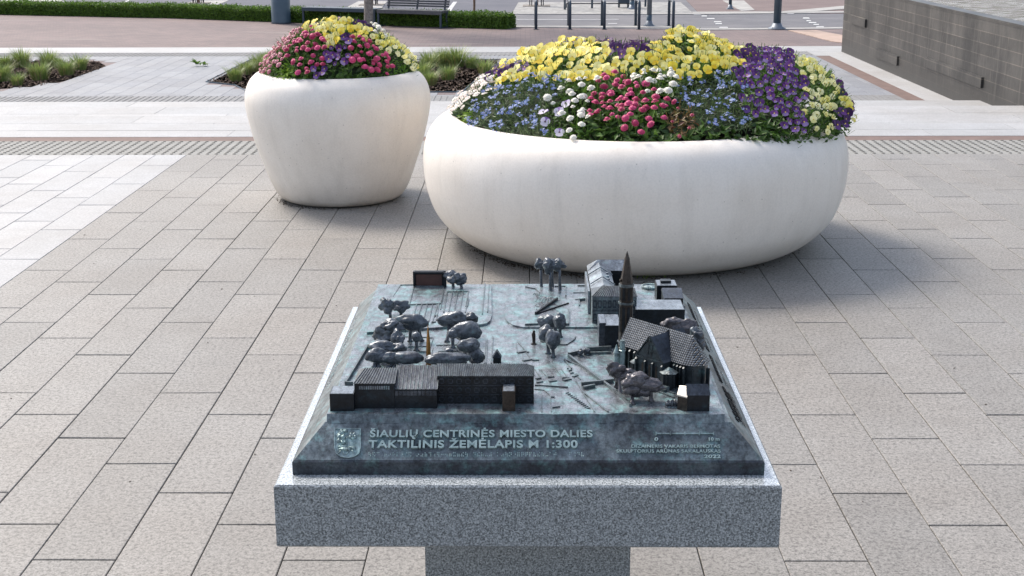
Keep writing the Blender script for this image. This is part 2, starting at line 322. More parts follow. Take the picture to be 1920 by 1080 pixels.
def m_wall():
    m, nt, b = newmat('wet_dark_stone'); tc = N(nt, 'ShaderNodeTexCoord'); sx = N(nt, 'ShaderNodeSeparateXYZ'); nt.links.new(tc.outputs['Object'], sx.inputs[0])
    cb = N(nt, 'ShaderNodeCombineXYZ'); ad = N(nt, 'ShaderNodeMath', operation='ADD'); nt.links.new(sx.outputs['X'], ad.inputs[0]); nt.links.new(sx.outputs['Y'], ad.inputs[1])
    nt.links.new(ad.outputs[0], cb.inputs[0]); nt.links.new(sx.outputs['Z'], cb.inputs[1])
    br = N(nt, 'ShaderNodeTexBrick'); br.inputs['Scale'].default_value = 1; br.inputs['Brick Width'].default_value = 1.1; br.inputs['Row Height'].default_value = .155; br.inputs['Mortar Size'].default_value = .005
    br.inputs['Color1'].default_value = (.050,.049,.048,1); br.inputs['Color2'].default_value = (.030,.030,.030,1); br.inputs['Mortar'].default_value = (.10,.092,.082,1); nt.links.new(cb.outputs[0], br.inputs['Vector'])
    v = coord(nt)
    col = mix(nt, br.outputs['Color'], ramp(nt, noi(nt, coord(nt, 'Object', (1,1.6,.9)), 1, 6, .7), [(.35, (.45,.45,.47)), (.65, (1.7,1.62,1.52))]), 1.0, 'MULTIPLY')
    drip = noi(nt, coord(nt, 'Object', (1, 9, .5)), 1, 4)
    col = mix(nt, col, (.13,.12,.105), ramp(nt, drip, [(.56, 0.0), (.72, .5)]))
    zz = N(nt, 'ShaderNodeMath', operation='ADD'); ml = N(nt, 'ShaderNodeMath', operation='MULTIPLY'); nt.links.new(noi(nt, v, 1.3, 6, .7), ml.inputs[0]); ml.inputs[1].default_value = .5
    z6 = N(nt, 'ShaderNodeMath', operation='ADD'); nt.links.new(sx.outputs['Z'], z6.inputs[0]); z6.inputs[1].default_value = .6; nt.links.new(ml.outputs[0], zz.inputs[0]); nt.links.new(z6.outputs[0], zz.inputs[1])
    col = mix(nt, (.022,.021,.02), col, ramp(nt, zz.outputs[0], [(.36, .15), (.66, 1.0)]))
    nt.links.new(col, b.inputs['Base Color']); b.inputs['Roughness'].default_value = .45; bump(nt, b, noi(nt, v, 30, 4), .3, .005); return m
M_wall = m_wall()
def m_water():
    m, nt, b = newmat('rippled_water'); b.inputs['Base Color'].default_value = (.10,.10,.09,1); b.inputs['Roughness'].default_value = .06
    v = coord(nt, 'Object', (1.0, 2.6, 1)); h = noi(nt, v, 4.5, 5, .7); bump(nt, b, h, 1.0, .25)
    col = ramp(nt, h, [(.38, (.13,.105,.085)), (.50, (.40,.41,.43)), (.58, (.8,.81,.84))]); nt.links.new(col, b.inputs['Base Color']); return m  # pale ripple bands in the base colour stand in for glints
M_water = m_water()
M_shop = m_noise('dark_panel', (.06,.025,.02), (.09,.035,.028), 40, .4)

# ------------------------------------------------------------------ ground
ZL = -.6
o = MB(); o.add([(-600,-600,ZL-.004),(600,-600,ZL-.004),(600,900,ZL-.004),(-600,900,ZL-.004)], [(0,1,2,3)])
struct(o.build('ground', M_brick))
D_T0, D_T1 = P(700, 290).y, P(700, 264).y                 # tactile strip near and far
E0 = P(700, 233).y
steps = [(E0, 0.0), (P(700, 217, -.15).y, -.15), (P(700, 200, -.30).y, -.30), (P(700, 190, -.45).y, -.45)]
o = MB(); o.box(-40, 40, -30, D_T0, -.7, -.014); struct(o.build('joint_bed', M_joint))
WS = .2687; LS = .788
X0 = (-1.413)*H/.9638
D0 = H*(-.276+2730*1.4984e-3)
def slabs(name, mat, k0, k1, d0, d1, z, x0=X0, xmin=-1e9, xmax=1e9, cutpoly=None, th=.012, gap=.0045):
    v = []; f = []; tint = []
    for k in range(k0, k1):
        xa = x0+k*WS+gap*random.uniform(.2, .65); xb = x0+(k+1)*WS-gap*random.uniform(.2, .65)
        xa = max(xa, xmin); xb = min(xb, xmax)
        if xb-xa < .01: continue
        base = D0-(LS/3)*k
        j = math.floor((d0-base)/LS)-1
        while base+j*LS < d1:
            ya = max(base+j*LS+gap*random.uniform(.5, 1.5), d0); yb = min(base+(j+1)*LS-gap*random.uniform(.4, 1.4), d1); j += 1
            if yb-ya < .01: continue
            if cutpoly and cutpoly((xa+xb)/2, (ya+yb)/2): continue
            b = len(v); zt = [z+random.uniform(-.0007, .0007) for _ in range(4)]
            bv = .0022
            v += [(xa,ya,z-th),(xb,ya,z-th),(xb,yb,z-th),(xa,yb,z-th),(xa,ya,z-bv),(xb,ya,z-bv),(xb,yb,z-bv),(xa,yb,z-bv),
                  (xa+bv,ya+bv,zt[0]),(xb-bv,ya+bv,zt[1]),(xb-bv,yb-bv,zt[2]),(xa+bv,yb-bv,zt[3])]
            fs = [(8,9,10,11),(4,5,9,8),(5,6,10,9),(6,7,11,10),(7,4,8,11),(0,1,5,4),(1,2,6,5),(2,3,7,6),(3,0,4,7)]
            f += [tuple(b+i for i in q) for q in fs]; t = random.random(); tint += [t]*9
    me = bpy.data.meshes.new(name); me.from_pydata(v, [], f); me.materials.append(mat)
    a = me.attributes.new('tint', 'FLOAT', 'FACE'); a.data.foreach_set('value', tint); me.update()
    ob = bpy.data.objects.new(name, me); C.objects.link(ob); return struct(ob)
slabs('paving', M_pave, 0, 46, -3, D_T0, 0)
slabs('light_paving', M_white, -30, 0, -3, D_T0, 0)
# tactile band with studs
o = MB(); o.box(-14, 16, D_T0, D_T1, -.7, -.001); struct(o.build('tactile_paving', M_tact))
o = MB(); o.smooth = True
nr = 10; dy = (D_T1-D_T0)/nr
for r in range(nr):
    yy = D_T0+dy*(r+.5); nx = int(22/.078)
    for i in range(nx):
        xx = -9+i*.078
        pr, pz = .018, .006
        vs = [(xx+pr*math.cos(t*math.pi/4), yy+pr*math.sin(t*math.pi/4), -.001) for t in range(8)]+[(xx+pr*.6*math.cos(t*math.pi/4), yy+pr*.6*math.sin(t*math.pi/4), pz) for t in range(8)]
        o.add(vs, [tuple(range(8,16))]+[(t,(t+1)%8,8+(t+1)%8,8+t) for t in range(8)])
struct(o.build('tactile_studs', M_tactd))
o = MB(); o.box(-40, 40, D_T1, P(700, 256).y, -.7, -.003); struct(o.build('brown_band', M_brown))
# steps going down
prev = P(700, 256).y
for i, (d, z) in enumerate(steps):
    o = MB(); o.box(-40, 40, -30 if i else prev, prev, z-.3, z-.2) if False else None
    ext = []
    x = -16 + (i*.37)
    while x < 16:
        xb = x+random.choice([1.8, 2.4, 2.4, 3.0])
        ext.append((x, xb)); x = xb
    nrow = 2 if i == 0 else 3
    for r in range(nrow):
        ya = prev+(d-prev)*r/nrow; yb = prev+(d-prev)*(r+1)/nrow
        for (a, b) in ext:
            off = .9*(r % 2); o.box(a+off+.002, b+off-.002, ya+.002, yb-.002, -.75, z+random.uniform(-.001, .001))
    struct(o.build('step', M_white)); prev = d
    me = bpy.data.objects[-1].data if False else None
# lower plaza
yl = lambda py: P(700, py, ZL).y
DA, DB, DC_, DD, DE = steps[-1][0], yl(180), yl(105), yl(98.5), yl(88.5)
XW = 6.15
o = MB(); o.box(-30, XW-.4-.26, DA, DB, ZL-.05, ZL)
for i in range(int(30/.09)):
    xx = -24.4+i*.09
    if xx < XW-.7: o.box(xx, xx+.03, DA+.5, DB-.02, ZL, ZL+.006)
struct(o.build('ribbed_tactile_paving', M_strip))
bedL = [P(a, b, ZL) for a, b in ((-260,108),(185,115),(200,125),(165,138),(120,152),(60,164),(-260,176))]
bedM = [P(a, b, ZL) for a, b in ((386,154),(470,112),(952,112),(925,124),(866,173),(465,173),(440,160))]
def inpoly(x, y, poly):
    c = False; n = len(poly)
    for i in range(n):
        a = poly[i]; b = poly[i-1]
        if (a.y > y) != (b.y > y) and x < (b.x-a.x)*(y-a.y)/(b.y-a.y)+a.x: c = not c
    return c
o = MB(); o.box(-30, XW-.66, DB, DC_, ZL-.05, ZL-.010); struct(o.build('plaza_bed', M_joint))
kmax = int((XW-.66-X0)/WS)+1
slabs('plaza_paving', M_lower, -70, kmax, DB, DC_, ZL, xmax=XW-.66, cutpoly=lambda x, y: inpoly(x, y, bedL) or inpoly(x, y, bedM))
o = MB(); o.box(-30, XW-.66, DC_, DD, ZL-.05, ZL)
for i in range(330):
    xx = -24+i*.09
    if xx < XW-.7: o.box(xx, xx+.03, DC_+.03, DD-.02, ZL, ZL+.006)
struct(o.build('ribbed_tactile_paving', M_strip))
o = MB(); o.box(-40, 9, DD, DE, ZL-.05, ZL+.004); struct(o.build('white_granite_band', M_white))
o = MB(); o.box(XW-.66, XW-.40, DA, DD-.8, ZL-.05, ZL+.001); struct(o.build('brown_edging', M_brown))
o = MB(); o.box(XW-.40, XW+.1, DA, DD, ZL-.05, ZL+.003); o.box(XW-.66, XW-.40, DD-.8, DD, ZL-.05, ZL+.003); struct(o.build('pool_walkway', M_white))
for nm in ('step','step.001','step.002','step.003','white_granite_band','pool_walkway'):
    me = bpy.data.objects[nm].data; a = me.attributes.new('tint', 'FLOAT', 'FACE')
    a.data.foreach_set('value', [((i//6)*.37) % 1 for i in range(len(me.polygons))])
# roads beyond, as thin stacked sheets
def sheet(name, pts, mat, lvl, zt=ZL):
    o = MB(); q = [P(a, b, ZL) for a, b in pts]; o.prism([(p.x, p.y) for p in q], ZL-.02, ZL+.004*lvl); return struct(o.build(name, mat))
sheet('road', [(940,51),(1340,56),(1600,53),(2100,50),(2100,-60),(940,-60)], M_asph, 1)
sheet('parking_lane', [(-400,12),(0,14),(330,22),(700,30),(960,30),(985,4),(1000,-8),(700,-60),(-400,-60)], M_asph2, 2)
sheet('far_pavement', [(-400,-9),(1010,-1),(1285,-1),(1310,25),(1580,26),(2200,24),(2200,-70),(-400,-70)], M_redasph, 3)
sheet('cobbled_island', [(960,26),(972,5),(1276,5),(1300,26)], M_cobble, 4)
sheet('kerb', [(960,51),(960,49),(1240,49.5),(1320,54),(1420,53.5),(1600,51.5),(2100,49),(2100,51),(1600,54),(1420,56),(1320,56.5),(1240,52.5)], M_kerb, 3)
sheet('kerb', [(945,27.5),(945,25.5),(1300,26),(1296,23.5),(1590,22.5),(1590,25),(1310,28)], M_kerb, 6)
sheet('parking_island', [(100,-6),(130,9),(40,14),(-90,12),(-90,-6)], M_kerb, 4)
sheet('parking_island', [(325,14),(365,2),(430,1),(395,15)], M_kerb, 4)
sheet('parking_island', [(640,20),(672,3),(726,3),(712,20)], M_kerb, 4)
sheet('pale_pavement_strip', [(1355,2),(1390,22),(1415,20),(1395,2)], M_kerb, 5)
sheet('pale_pavement_strip', [(1455,24),(1600,11),(1600,17),(1500,25)], M_kerb, 7)
sheet('pink_paving_strip', [(1478,57),(1530,57),(1600,70),(1600,83),(1560,78)], m_noise('pink_paver', (.38,.28,.22), (.45,.33,.27), 3, .8), 2)
def stripe(pts, lvl=3): return sheet('road_marking', pts, M_paint, lvl)
stripe([(204,11.5),(240,1),(246,1),(214,11.5)]); stripe([(836,22),(850,4),(857,4),(845,22)])
stripe([(945,37.6),(945,36.8),(1160,36.8),(1160,37.6)]); stripe([(1140,45.5),(1140,44.5),(1157,44.5),(1157,45.5)])
for a, b, wd in ((1301,27.5,12),(1315,31,10),(1325,36,14),(1338,42,14),(1341,45.5,12),(1348,52.5,16),(1476,26,12),(1505,35,12),(1512,40,8),(1516,43.5,14),(1525,47,10),(1530,51.5,14)):
    stripe([(a,b+1),(a+wd*.15-1,b-1),(a+wd,b-1),(a+wd+1,b+1)], 4)
# mulch beds
for bed, lab in ((bedL, 'dark bark mulch bed with grass tufts at the left'), (bedM, 'dark bark mulch bed with grass tufts behind the two planters')):
    o = MB(); o.prism([(p.x, p.y) for p in bed], ZL-.03, ZL-.004)
    for _ in range(7000):
        xs = [p.x for p in bed]; ys = [p.y for p in bed]; x = random.uniform(max(min(xs), -11), max(xs)); y = random.uniform(min(ys), max(ys))
        if inpoly(x, y, bed):
            t = random.uniform(0, 3.14); l = random.uniform(.012, .035); d = Vector((math.cos(t), math.sin(t), random.uniform(-.3, .4)))*l
            p = Vector((x, y, ZL+random.uniform(-.002, .018))); o.beam(p, p+d, random.uniform(.008, .018), .005)
    ob = o.build('mulch', M_mulch); tag(ob, lab, 'mulch', kind='stuff')
o = MB()
for a, b in zip(bedM[:-1], bedM[1:]): o.beam((a.x,a.y,ZL-.02), (b.x,b.y,ZL-.02), .012, .035)
o.beam((bedM[-1].x,bedM[-1].y,ZL-.02), (bedM[0].x,bedM[0].y,ZL-.02), .012, .035)
tag(o.build('steel_edging', M_slate), 'thin dark steel edging round the mulch bed behind the planters', 'edging')
# grass tufts
def blades(mb, c, n, h, spread, bw=.006, lean=.5):
    for _ in range(n):
        t = random.uniform(0, 6.283); r = random.random()**.7*spread*.35; b = Vector(c)+Vector((math.cos(t)*r, math.sin(t)*r, 0))
        hh = h*random.uniform(.55, 1.1); ln = random.uniform(.1, 1)*lean; d = Vector((math.cos(t+random.uniform(-.5,.5)), math.sin(t+random.uniform(-.5,.5)), 0)); sd = Vector((-d.y, d.x, 0))*bw
        p1 = b+d*hh*ln*.3+Vector((0,0,hh*.55)); p2 = b+d*hh*ln*.9+Vector((0,0,hh*random.uniform(.8,1)))
        mb.add([b-sd, b+sd, p1+sd*.8, p1-sd*.8, p2], [(0,1,2,3),(3,2,4)])
protos = []
for i in range(3):
    mb = MB(); blades(mb, (0,0,0), 300, .34, .30, .005, .9); mb.mi = 1; blades(mb, (0,0,0), 45, .24, .34, .005, 1.2)
    ob = mb.build('grass_tuft', [M_grass, M_straw]); protos.append(ob)
used = [False]*3
tl = [(-45,150,1),(5,152,1),(33,160,.7),(42,126,1.1),(12,128,.8),(75,150,1.05),(92,126,1),(125,141,.9),(150,131,.9),(-30,126,1),(110,128,.7)]
tm = [(442,152,.8),(462,140,.8),(486,134,1),(500,122,.9),(792,148,1),(803,128,1),(828,124,1.05),(856,126,1.2),(840,150,.85),(884,128,.8),(908,138,.85),(806,160,.8),(560,125,1),(700,125,1)]
for lst, lab, g in ((tl, 'green ornamental grass tuft in the left mulch bed', 'grass tufts in the left bed'), (tm, 'green ornamental grass tuft in the mulch bed behind the planters', 'grass tufts in the bed behind the planters')):
    for (a, b, s) in lst:
        i = random.randrange(3); ob = protos[i]
        if used[i]: ob = protos[i].copy(); C.objects.link(ob)
        used[i] = True; p = P(a, b, ZL); ob.location = p; ob.scale = (s*1.1, s*1.1, s); ob.rotation_euler = (0,0,random.uniform(0,6)); tag(ob, lab, 'grass tuft', g)
for i in range(3):
    if not used[i]: bpy.data.objects.remove(protos[i])
# fallen leaf
def leafquad(mb, p, d, n, l, wd, cup=.15):
    d = d.normalized(); sd = d.cross(n).normalized(); up = sd.cross(d)
    mb.add([p, p+d*l*.45-sd*wd/2+up*cup*wd, p+d*l*.45-up*cup*wd*.4, p+d*l*.45+sd*wd/2+up*cup*wd, p+d*l*.95-up*l*.12], [(0,1,2),(0,2,3),(1,4,2),(2,4,3)])
mb = MB(); p = P(368, 124, ZL)
for k in range(7): leafquad(mb, p+Vector((k*.035, random.uniform(-.03,.03), .012)), Vector((random.uniform(-1,1), random.uniform(-1,1), .4)), Vector((0,0,1)), .14, .07)
for k in range(5): leafquad(mb, p+Vector((.02, random.uniform(-.03,.03), .03)), Vector((random.uniform(-1,1), random.uniform(-1,1), .4)), Vector((0,0,1)), .17, .09)
tag(mb.build('fallen_leaves', M_leaf), 'torn green leafy sprig lying on the pale paving beyond the steps', 'leaves')

# ------------------------------------------------------------------ hedge, benches, posts
def hedge(pts, hgt, dep, label, n):
    q = [P(a, b, ZL) for a, b in pts]; root = thing('hedge', label, 'hedge', q[0]); o = MB(); core = MB()
    L = [(q[i+1]-q[i]).length for i in range(len(q)-1)]; T = sum(L)
    for i in range(len(q)-1):
        a = q[i]-q[0]; b = q[i+1]-q[0]; d = (b-a).normalized(); nn = Vector((-d.y, d.x, 0))
        if i == len(q)-2: b = b-d*.05
        for s_, z0, z1 in ((1, 0, hgt*.88),):
            A = [a+nn*.05, b+nn*.05, b+nn*(dep-.05), a+nn*(dep-.05)]
            core.prism([(v.x, v.y) for v in A], .0, hgt*.88)
    for _ in range(n):
        t = random.random()*T; i = 0
        while t > L[i] and i < len(L)-1: t -= L[i]; i += 1
        d = (q[i+1]-q[i]).normalized(); nn = Vector((-d.y, d.x, 0)); b = q[i]-q[0]+d*t
        m_ = .05*noise.noise(b*1.8); f = random.random()
        if f < .52: p = b+nn*(m_*.7+random.uniform(-.02,.03))+Vector((0,0,random.uniform(0,hgt+m_*.6))); nrm = -nn
        elif f < .93: p = b+nn*random.uniform(0,dep)+Vector((0,0,hgt+m_*.8+random.uniform(-.03,.02)+(.06*random.random()**6))); nrm = Vector((0,0,1))
        else: p = (q[-1]-q[0])+nn*random.uniform(0,dep)+Vector((0,0,random.uniform(0,hgt)))+d*random.uniform(-.03,.05); nrm = d
        dd = (nrm*random.uniform(.1,1)+Vector((random.uniform(-1,1),random.uniform(-1,1),random.uniform(-.6,1))))
        leafquad(o, p, dd, nrm+Vector((random.uniform(-.6,.6),random.uniform(-.6,.6),random.uniform(-.3,.6))), random.uniform(.035,.06), random.uniform(.025,.04))
    core.build('branches', M_leafcore, root); o.build('foliage', M_hedge, root); return root
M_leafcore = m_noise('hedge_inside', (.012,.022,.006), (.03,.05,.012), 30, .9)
hedge([(-160,24),(320,34),(540,42),(945,54.5)], .30, .55, 'long clipped green box hedge running behind the benches', 52000)
# advertising column
q = P(527.5, 43.5, ZL); rr = abs(P(545, 40, ZL).x-P(510, 40, ZL).x)/2
root = thing('steel_column', 'thick dark blue round steel column in front of the hedge', 'column', q)
o = MB(); o.smooth = True; o.lathe([(rr*1.02,0),(rr,.03),(rr,3.2)], 0, 0, 40); o.build('shaft', M_slate, root)
o = MB(); o.lathe([(rr*1.05,0),(rr*1.05,.035)], 0, 0, 40); o.build('base_ring', M_navy, root)
def bench(pa, pb, back, label):
    a = P(*pa, ZL); b = P(*pb, ZL); L = (b-a).length; rz = math.atan2(b.y-a.y, b.x-a.x)
    root = thing('park_bench', label, 'bench', a, rz=rz)
    hs = .40
    o = MB()
    for i in range(5): o.box(0, L, .02+i*.085, .085+i*.085, hs-.03, hs)
    o.box(0, L, 0, .018, hs-.085, hs-.004); o.box(.02, L-.02, .05, .40, hs-.06, hs-.032); o.build('seat', M_navy if not back else M_wood, root)
    for x in (.0, L-.05):
        o = MB(); o.box(x, x+.045, .02, .06, 0, hs-.035); o.box(x, x+.045, .36, .40, 0, hs-.035); o.box(x-.002, x+.047, .0, .42, 0, .02); o.build('leg', M_navy, root)
    if back:
        o = MB()
        for i in range(6): o.box(.05, L, .43+i*.018, .45+i*.018, hs+.06+i*.055, hs+.10+i*.055)
        o.build('backrest', M_wood, root)
        for x in (.08, L/2, L-.12):
            o = MB(); o.beam((x, .42, hs-.05), (x, .56, hs+.40), .04, .03, Vector((0,1,0))); o.build('bracket', M_navy, root)
bench((566.5,44.5), (703,48.5), False, 'backless dark blue park bench left of the thick tree trunk')
bench((707,49.5), (827,53.5), True, 'dark slatted park bench with backrest right of the thick tree trunk')
def tree(px, py, r, h, mat, label, crown, gratepx=None):
    q = P(px, py, ZL); root = thing('street_tree', label, 'tree', q)
    o = MB(); o.smooth = True
    pts = [(0,0,0),(0,0,.1),(.01,0,.5),(.0,.01,1.2),(.02,0,h)]; o.tube(pts, [r*1.25, r*1.05, r, r*.93, r*.8], 14); o.build('trunk', mat, root)
    o = MB()
    for k in range(5):
        t = k*1.256; o.smooth = True; o.tube([(0,0,h-.1),(math.cos(t)*.5, math.sin(t)*.5, h+.6),(math.cos(t)*.9, math.sin(t)*.9, h+1.4)], [r*.5, r*.3, r*.1], 6)
    o.build('limbs', mat, root)
    o = MB()
    for _ in range(1400):
        t = random.uniform(0,6.28); rr2 = random.random()**.5*crown; p = Vector((math.cos(t)*rr2, math.sin(t)*rr2, h+.9+random.uniform(-.5,1.6)))
        leafquad(o, p, Vector((random.uniform(-1,1),random.uniform(-1,1),random.uniform(-1,1))), Vector((0,0,1)), .16, .1)
    o.build('crown', M_hedge, root); return root
tree(691.5, 54, .105, 3.6, M_bark, 'thick grey tree trunk standing between the two benches', 1.3)
tree(889, 47, .028, 3.2, M_bark2, 'thin brown young tree growing in the hedge', .9)
def guard_tree(px, py, label, wpx):
    q = P(px, py, ZL); root = thing('guarded_tree', label, 'tree', q)
    sc_ = q.y/F*1.0; wm = wpx*sc_
    o = MB(); o.tube([(0,0,0),(0,0,3.0)], [.05,.04], 8); o.build('trunk', M_bark2, root)
    o = MB(); o.box(-wm, wm, -wm*.9, wm*.9, .008, .03); o.build('tree_grate', M_bark, root)
    for k in range(8):
        t = k*math.pi/4; o = MB(); o.tube([(math.cos(t)*wm*.5, math.sin(t)*wm*.5, 0.03),(math.cos(t)*wm*.45, math.sin(t)*wm*.45, 1.5)], [.014,.014], 6); o.build('guard_bar', M_black, root)
guard_tree(1006, 12, 'young tree in a black bar guard on the cobbled island', 25)
guard_tree(372, 7, 'young tree in a black guard beyond the hedge, above left of the blue column', 20)
guard_tree(697, 10, 'young tree in a black guard behind the thick tree trunk', 22)
guard_tree(48, 4, 'young tree in a black guard beyond the hedge at the far left', 22)
# bicycle racks
for px, lab in ((1005,'leftmost'),(1068.5,'second from the left'),(1133,'middle'),(1198,'fourth from the left'),(1262,'rightmost')):
    q = P(px, 55, ZL)
    o = MB(); o.smooth = True; hh = .63; L = 1.0
    pts = [(0,0,0),(0,0,hh-.08),(0,.03,hh-.02),(0,.09,hh),(0,L-.09,hh),(0,L-.03,hh-.02),(0,L,hh-.08),(0,L,0)]
    root = thing('bicycle_rack', 'dark blue steel hoop bicycle rack, %s of the five in the row' % lab, 'bicycle rack', q, 'bicycle racks along the kerb')
    o.tube(pts, [.034]*8, 10); o.build('hoop', M_navy, root)
    for yy in (0, L):
        o = MB(); o.lathe([(.06,0),(.06,.012)], 0, yy, 12); o.build('foot_plate', M_navy, root)
# lamp posts
def post(px, py, wpx, label, mat, flange=True, low=None, name='lamp_post'):
    q = P(px, py, ZL); r = wpx/2*q.length/F*.98; root = thing(name, label, 'lamp post', q)
    o = MB(); o.smooth = True; o.lathe([(r,.02),(r*.95,4.5)], 0, 0, 20); o.build('pole', mat, root)
    if low: o = MB(); o.smooth = True; o.lathe([(r*1.12,.02),(r*1.12,low)], 0, 0, 20); o.build('sleeve', M_slate, root)
    if flange:
        o = MB(); o.smooth = True; o.lathe([(r*2.4,0),(r*2.4,.02),(r*1.5,.06),(r*1.12,.14)], 0, 0, 20); o.build('base_flange', M_grey, root)
        o = MB()
        for k in range(4):
            t = k*math.pi/2+.78; o.tube([(math.cos(t)*r*1.95, math.sin(t)*r*1.95, .015),(math.cos(t)*r*1.95, math.sin(t)*r*1.95, .05)], [.018,.018], 6)
        o.build('bolts', M_grey, root)
    o = MB(); o.tube([(0,0,4.45),(0,-.3,4.7),(0,-.9,4.8)], [r*.6,r*.5,r*.4], 8); o.build('lamp_arm', mat, root)
    o = MB(); o.box(-.12,.12,-1.4,-.85,4.74,4.84); o.build('lamp_head', M_grey, root)
post(1217, 49.5, 9, 'pale grey lamp post with dark sleeve and flanged foot among the bicycle racks', M_grey, True, .27)
post(1456.5, 54.5, 14, 'thick blue grey lamp post at the kerb left of the dark stone wall', M_slate, True)
post(1369, 18, 6, 'blue lamp post on the far pavement beyond the road', M_slate, True)
post(1185, 18, 8, 'grey lamp post with sleeve standing by the dark box on the cobbles', M_grey, True, .25)
post(1059, 19, 4.5, 'slim pale grey post on the cobbled island', M_grey, False)
for px, lab in ((1110, 'left'), (1210, 'right')):
    q = P(px, 16.5 if px == 1110 else 13.5, ZL); root = thing('barrier_post', 'short dark blue barrier post at the %s end of the cobbled island rail' % lab, 'post', q, 'barrier posts on the island')
    o = MB(); o.tube([(0,0,0),(0,0,.75)], [.03,.03], 8); o.build('shaft', M_navy, root); o = MB(); o.lathe([(.05,0),(.05,.015)], 0, 0, 10); o.build('foot_plate', M_navy, root)
a = P(1062, 15.5, ZL); b = P(1200, 15.5, ZL); root = thing('low_rail', 'thin dark low rail crossing the cobbled island', 'rail', a)
o = MB(); o.tube([(0,0,.07*1.0+.06),(b.x-a.x,0,.13)], [.016,.016], 6); o.build('rail', M_black, root)
for k in (0, .5, 1): o = MB(); o.tube([((b.x-a.x)*k,0,0),((b.x-a.x)*k,0,.13)], [.014,.014], 6); o.build('support', M_black, root)
q = P(1169, 15, ZL); root = thing('litter_bin', 'dark blue litter bin on a leg at the cobbled island', 'bin', q)
o = MB(); o.box(-.16,.16,-.14,.14,.14,.75); o.box(-.18,.18,-.16,.16,.75,.79); o.build('body', M_navy, root); o = MB(); o.tube([(-.13,0,0),(-.13,0,.14)], [.03,.03], 8); o.tube([(.13,0,0),(.13,0,.14)], [.03,.03], 8); o.build('leg', M_navy, root)

# ------------------------------------------------------------------ pool wall
root = thing('pool_wall', 'dark wet stone wall of a raised fountain basin at the right', 'wall', (0,0,0))
YF = P(1580, 97, ZL).y; ZT = .63
o = MB(); o.box(XW, XW+.16, 14.2, YF, ZL, ZT); o.box(XW+.16, 22, YF-.3, YF, ZL, ZT); o.box(XW+.16, 22, 14.2, 14.4, ZL, ZT); o.build('masonry', M_wall, root)
o = MB(); o.box(XW-.015, XW+.19, 14.1, YF+.02, ZT, ZT+.03); o.build('coping', M_wall, root)
def ledge(x0, x1, y0, y1):
    Xl = XW-.032; zc0 = Xl*F/(x0-985); zc1 = Xl*F/(x1-985)
    d1 = Xl*H and (Xl*F/(x1-985)); a = PP(x1, y0, Vector((Xl,0,0)), Vector((1,0,0))); b = PP(x1, y1, Vector((Xl,0,0)), Vector((1,0,0))); c = PP(x0, y0, Vector((Xl,0,0)), Vector((1,0,0)))
    o = MB(); o.box(Xl, XW, a.y, min(c.y, YF-.1), b.z, a.z); o.build('stone_ledge', M_wall, root)
ledge(1594, 1622, 36, 52); ledge(1640, 1682, 105.5, 123.5); ledge(1730, 1840, 145, 166)
o = MB(); n = 60
o.add([(XW+.16,14.4,ZT-.02),(22,14.4,ZT-.02),(22,YF-.3,ZT-.02),(XW+.16,YF-.3,ZT-.02)], [(0,1,2,3)])
struct(o.build('water', M_water))

# ------------------------------------------------------------------ planters
def planter(name, cx, cy, prof, label, soilz, soilr):
    root = thing('planter', label, 'planter', (cx, cy, 0))
    # smooth profile
    pr = []
    for i in range(len(prof)-1):
        p0 = prof[max(i-1,0)]; p1 = prof[i]; p2 = prof[i+1]; p3 = prof[min(i+2,len(prof)-1)]
        for s in range(5):
            t = s/5; pr.append(tuple(.5*((2*p1[k])+(-p0[k]+p2[k])*t+(2*p0[k]-5*p1[k]+4*p2[k]-p3[k])*t*t+(-p0[k]+3*p1[k]-3*p2[k]+p3[k])*t**3) for k in (0,1)))
    pr.append(prof[-1])
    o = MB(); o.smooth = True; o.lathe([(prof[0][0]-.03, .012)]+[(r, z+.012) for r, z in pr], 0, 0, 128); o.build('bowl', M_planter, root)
    o = MB(); o.lathe([(prof[0][0]-.05, 0),(prof[0][0]-.05,.014)], 0, 0, 64); o.build('foot', M_joint, root)
    o = MB(); o.lathe([(soilr, soilz-.05),(soilr, soilz)], 0, 0, 64); o.build('soil', M_soil, root)
    return root
BX, BY = .68, 8.46; SX, SY = -1.35, 9.76
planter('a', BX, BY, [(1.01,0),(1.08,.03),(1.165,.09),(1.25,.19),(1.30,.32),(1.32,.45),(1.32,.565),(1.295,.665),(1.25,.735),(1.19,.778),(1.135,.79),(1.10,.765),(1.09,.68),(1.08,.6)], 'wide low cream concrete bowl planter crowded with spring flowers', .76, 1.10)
planter('b', SX, SY, [(.425,0),(.46,.03),(.503,.11),(.56,.27),(.615,.44),(.648,.58),(.663,.68),(.66,.76),(.635,.835),(.595,.885),(.555,.91),(.525,.905),(.51,.87),(.50,.78)], 'tall round cream concrete pot planter beside the wide bowl', .86, .53)

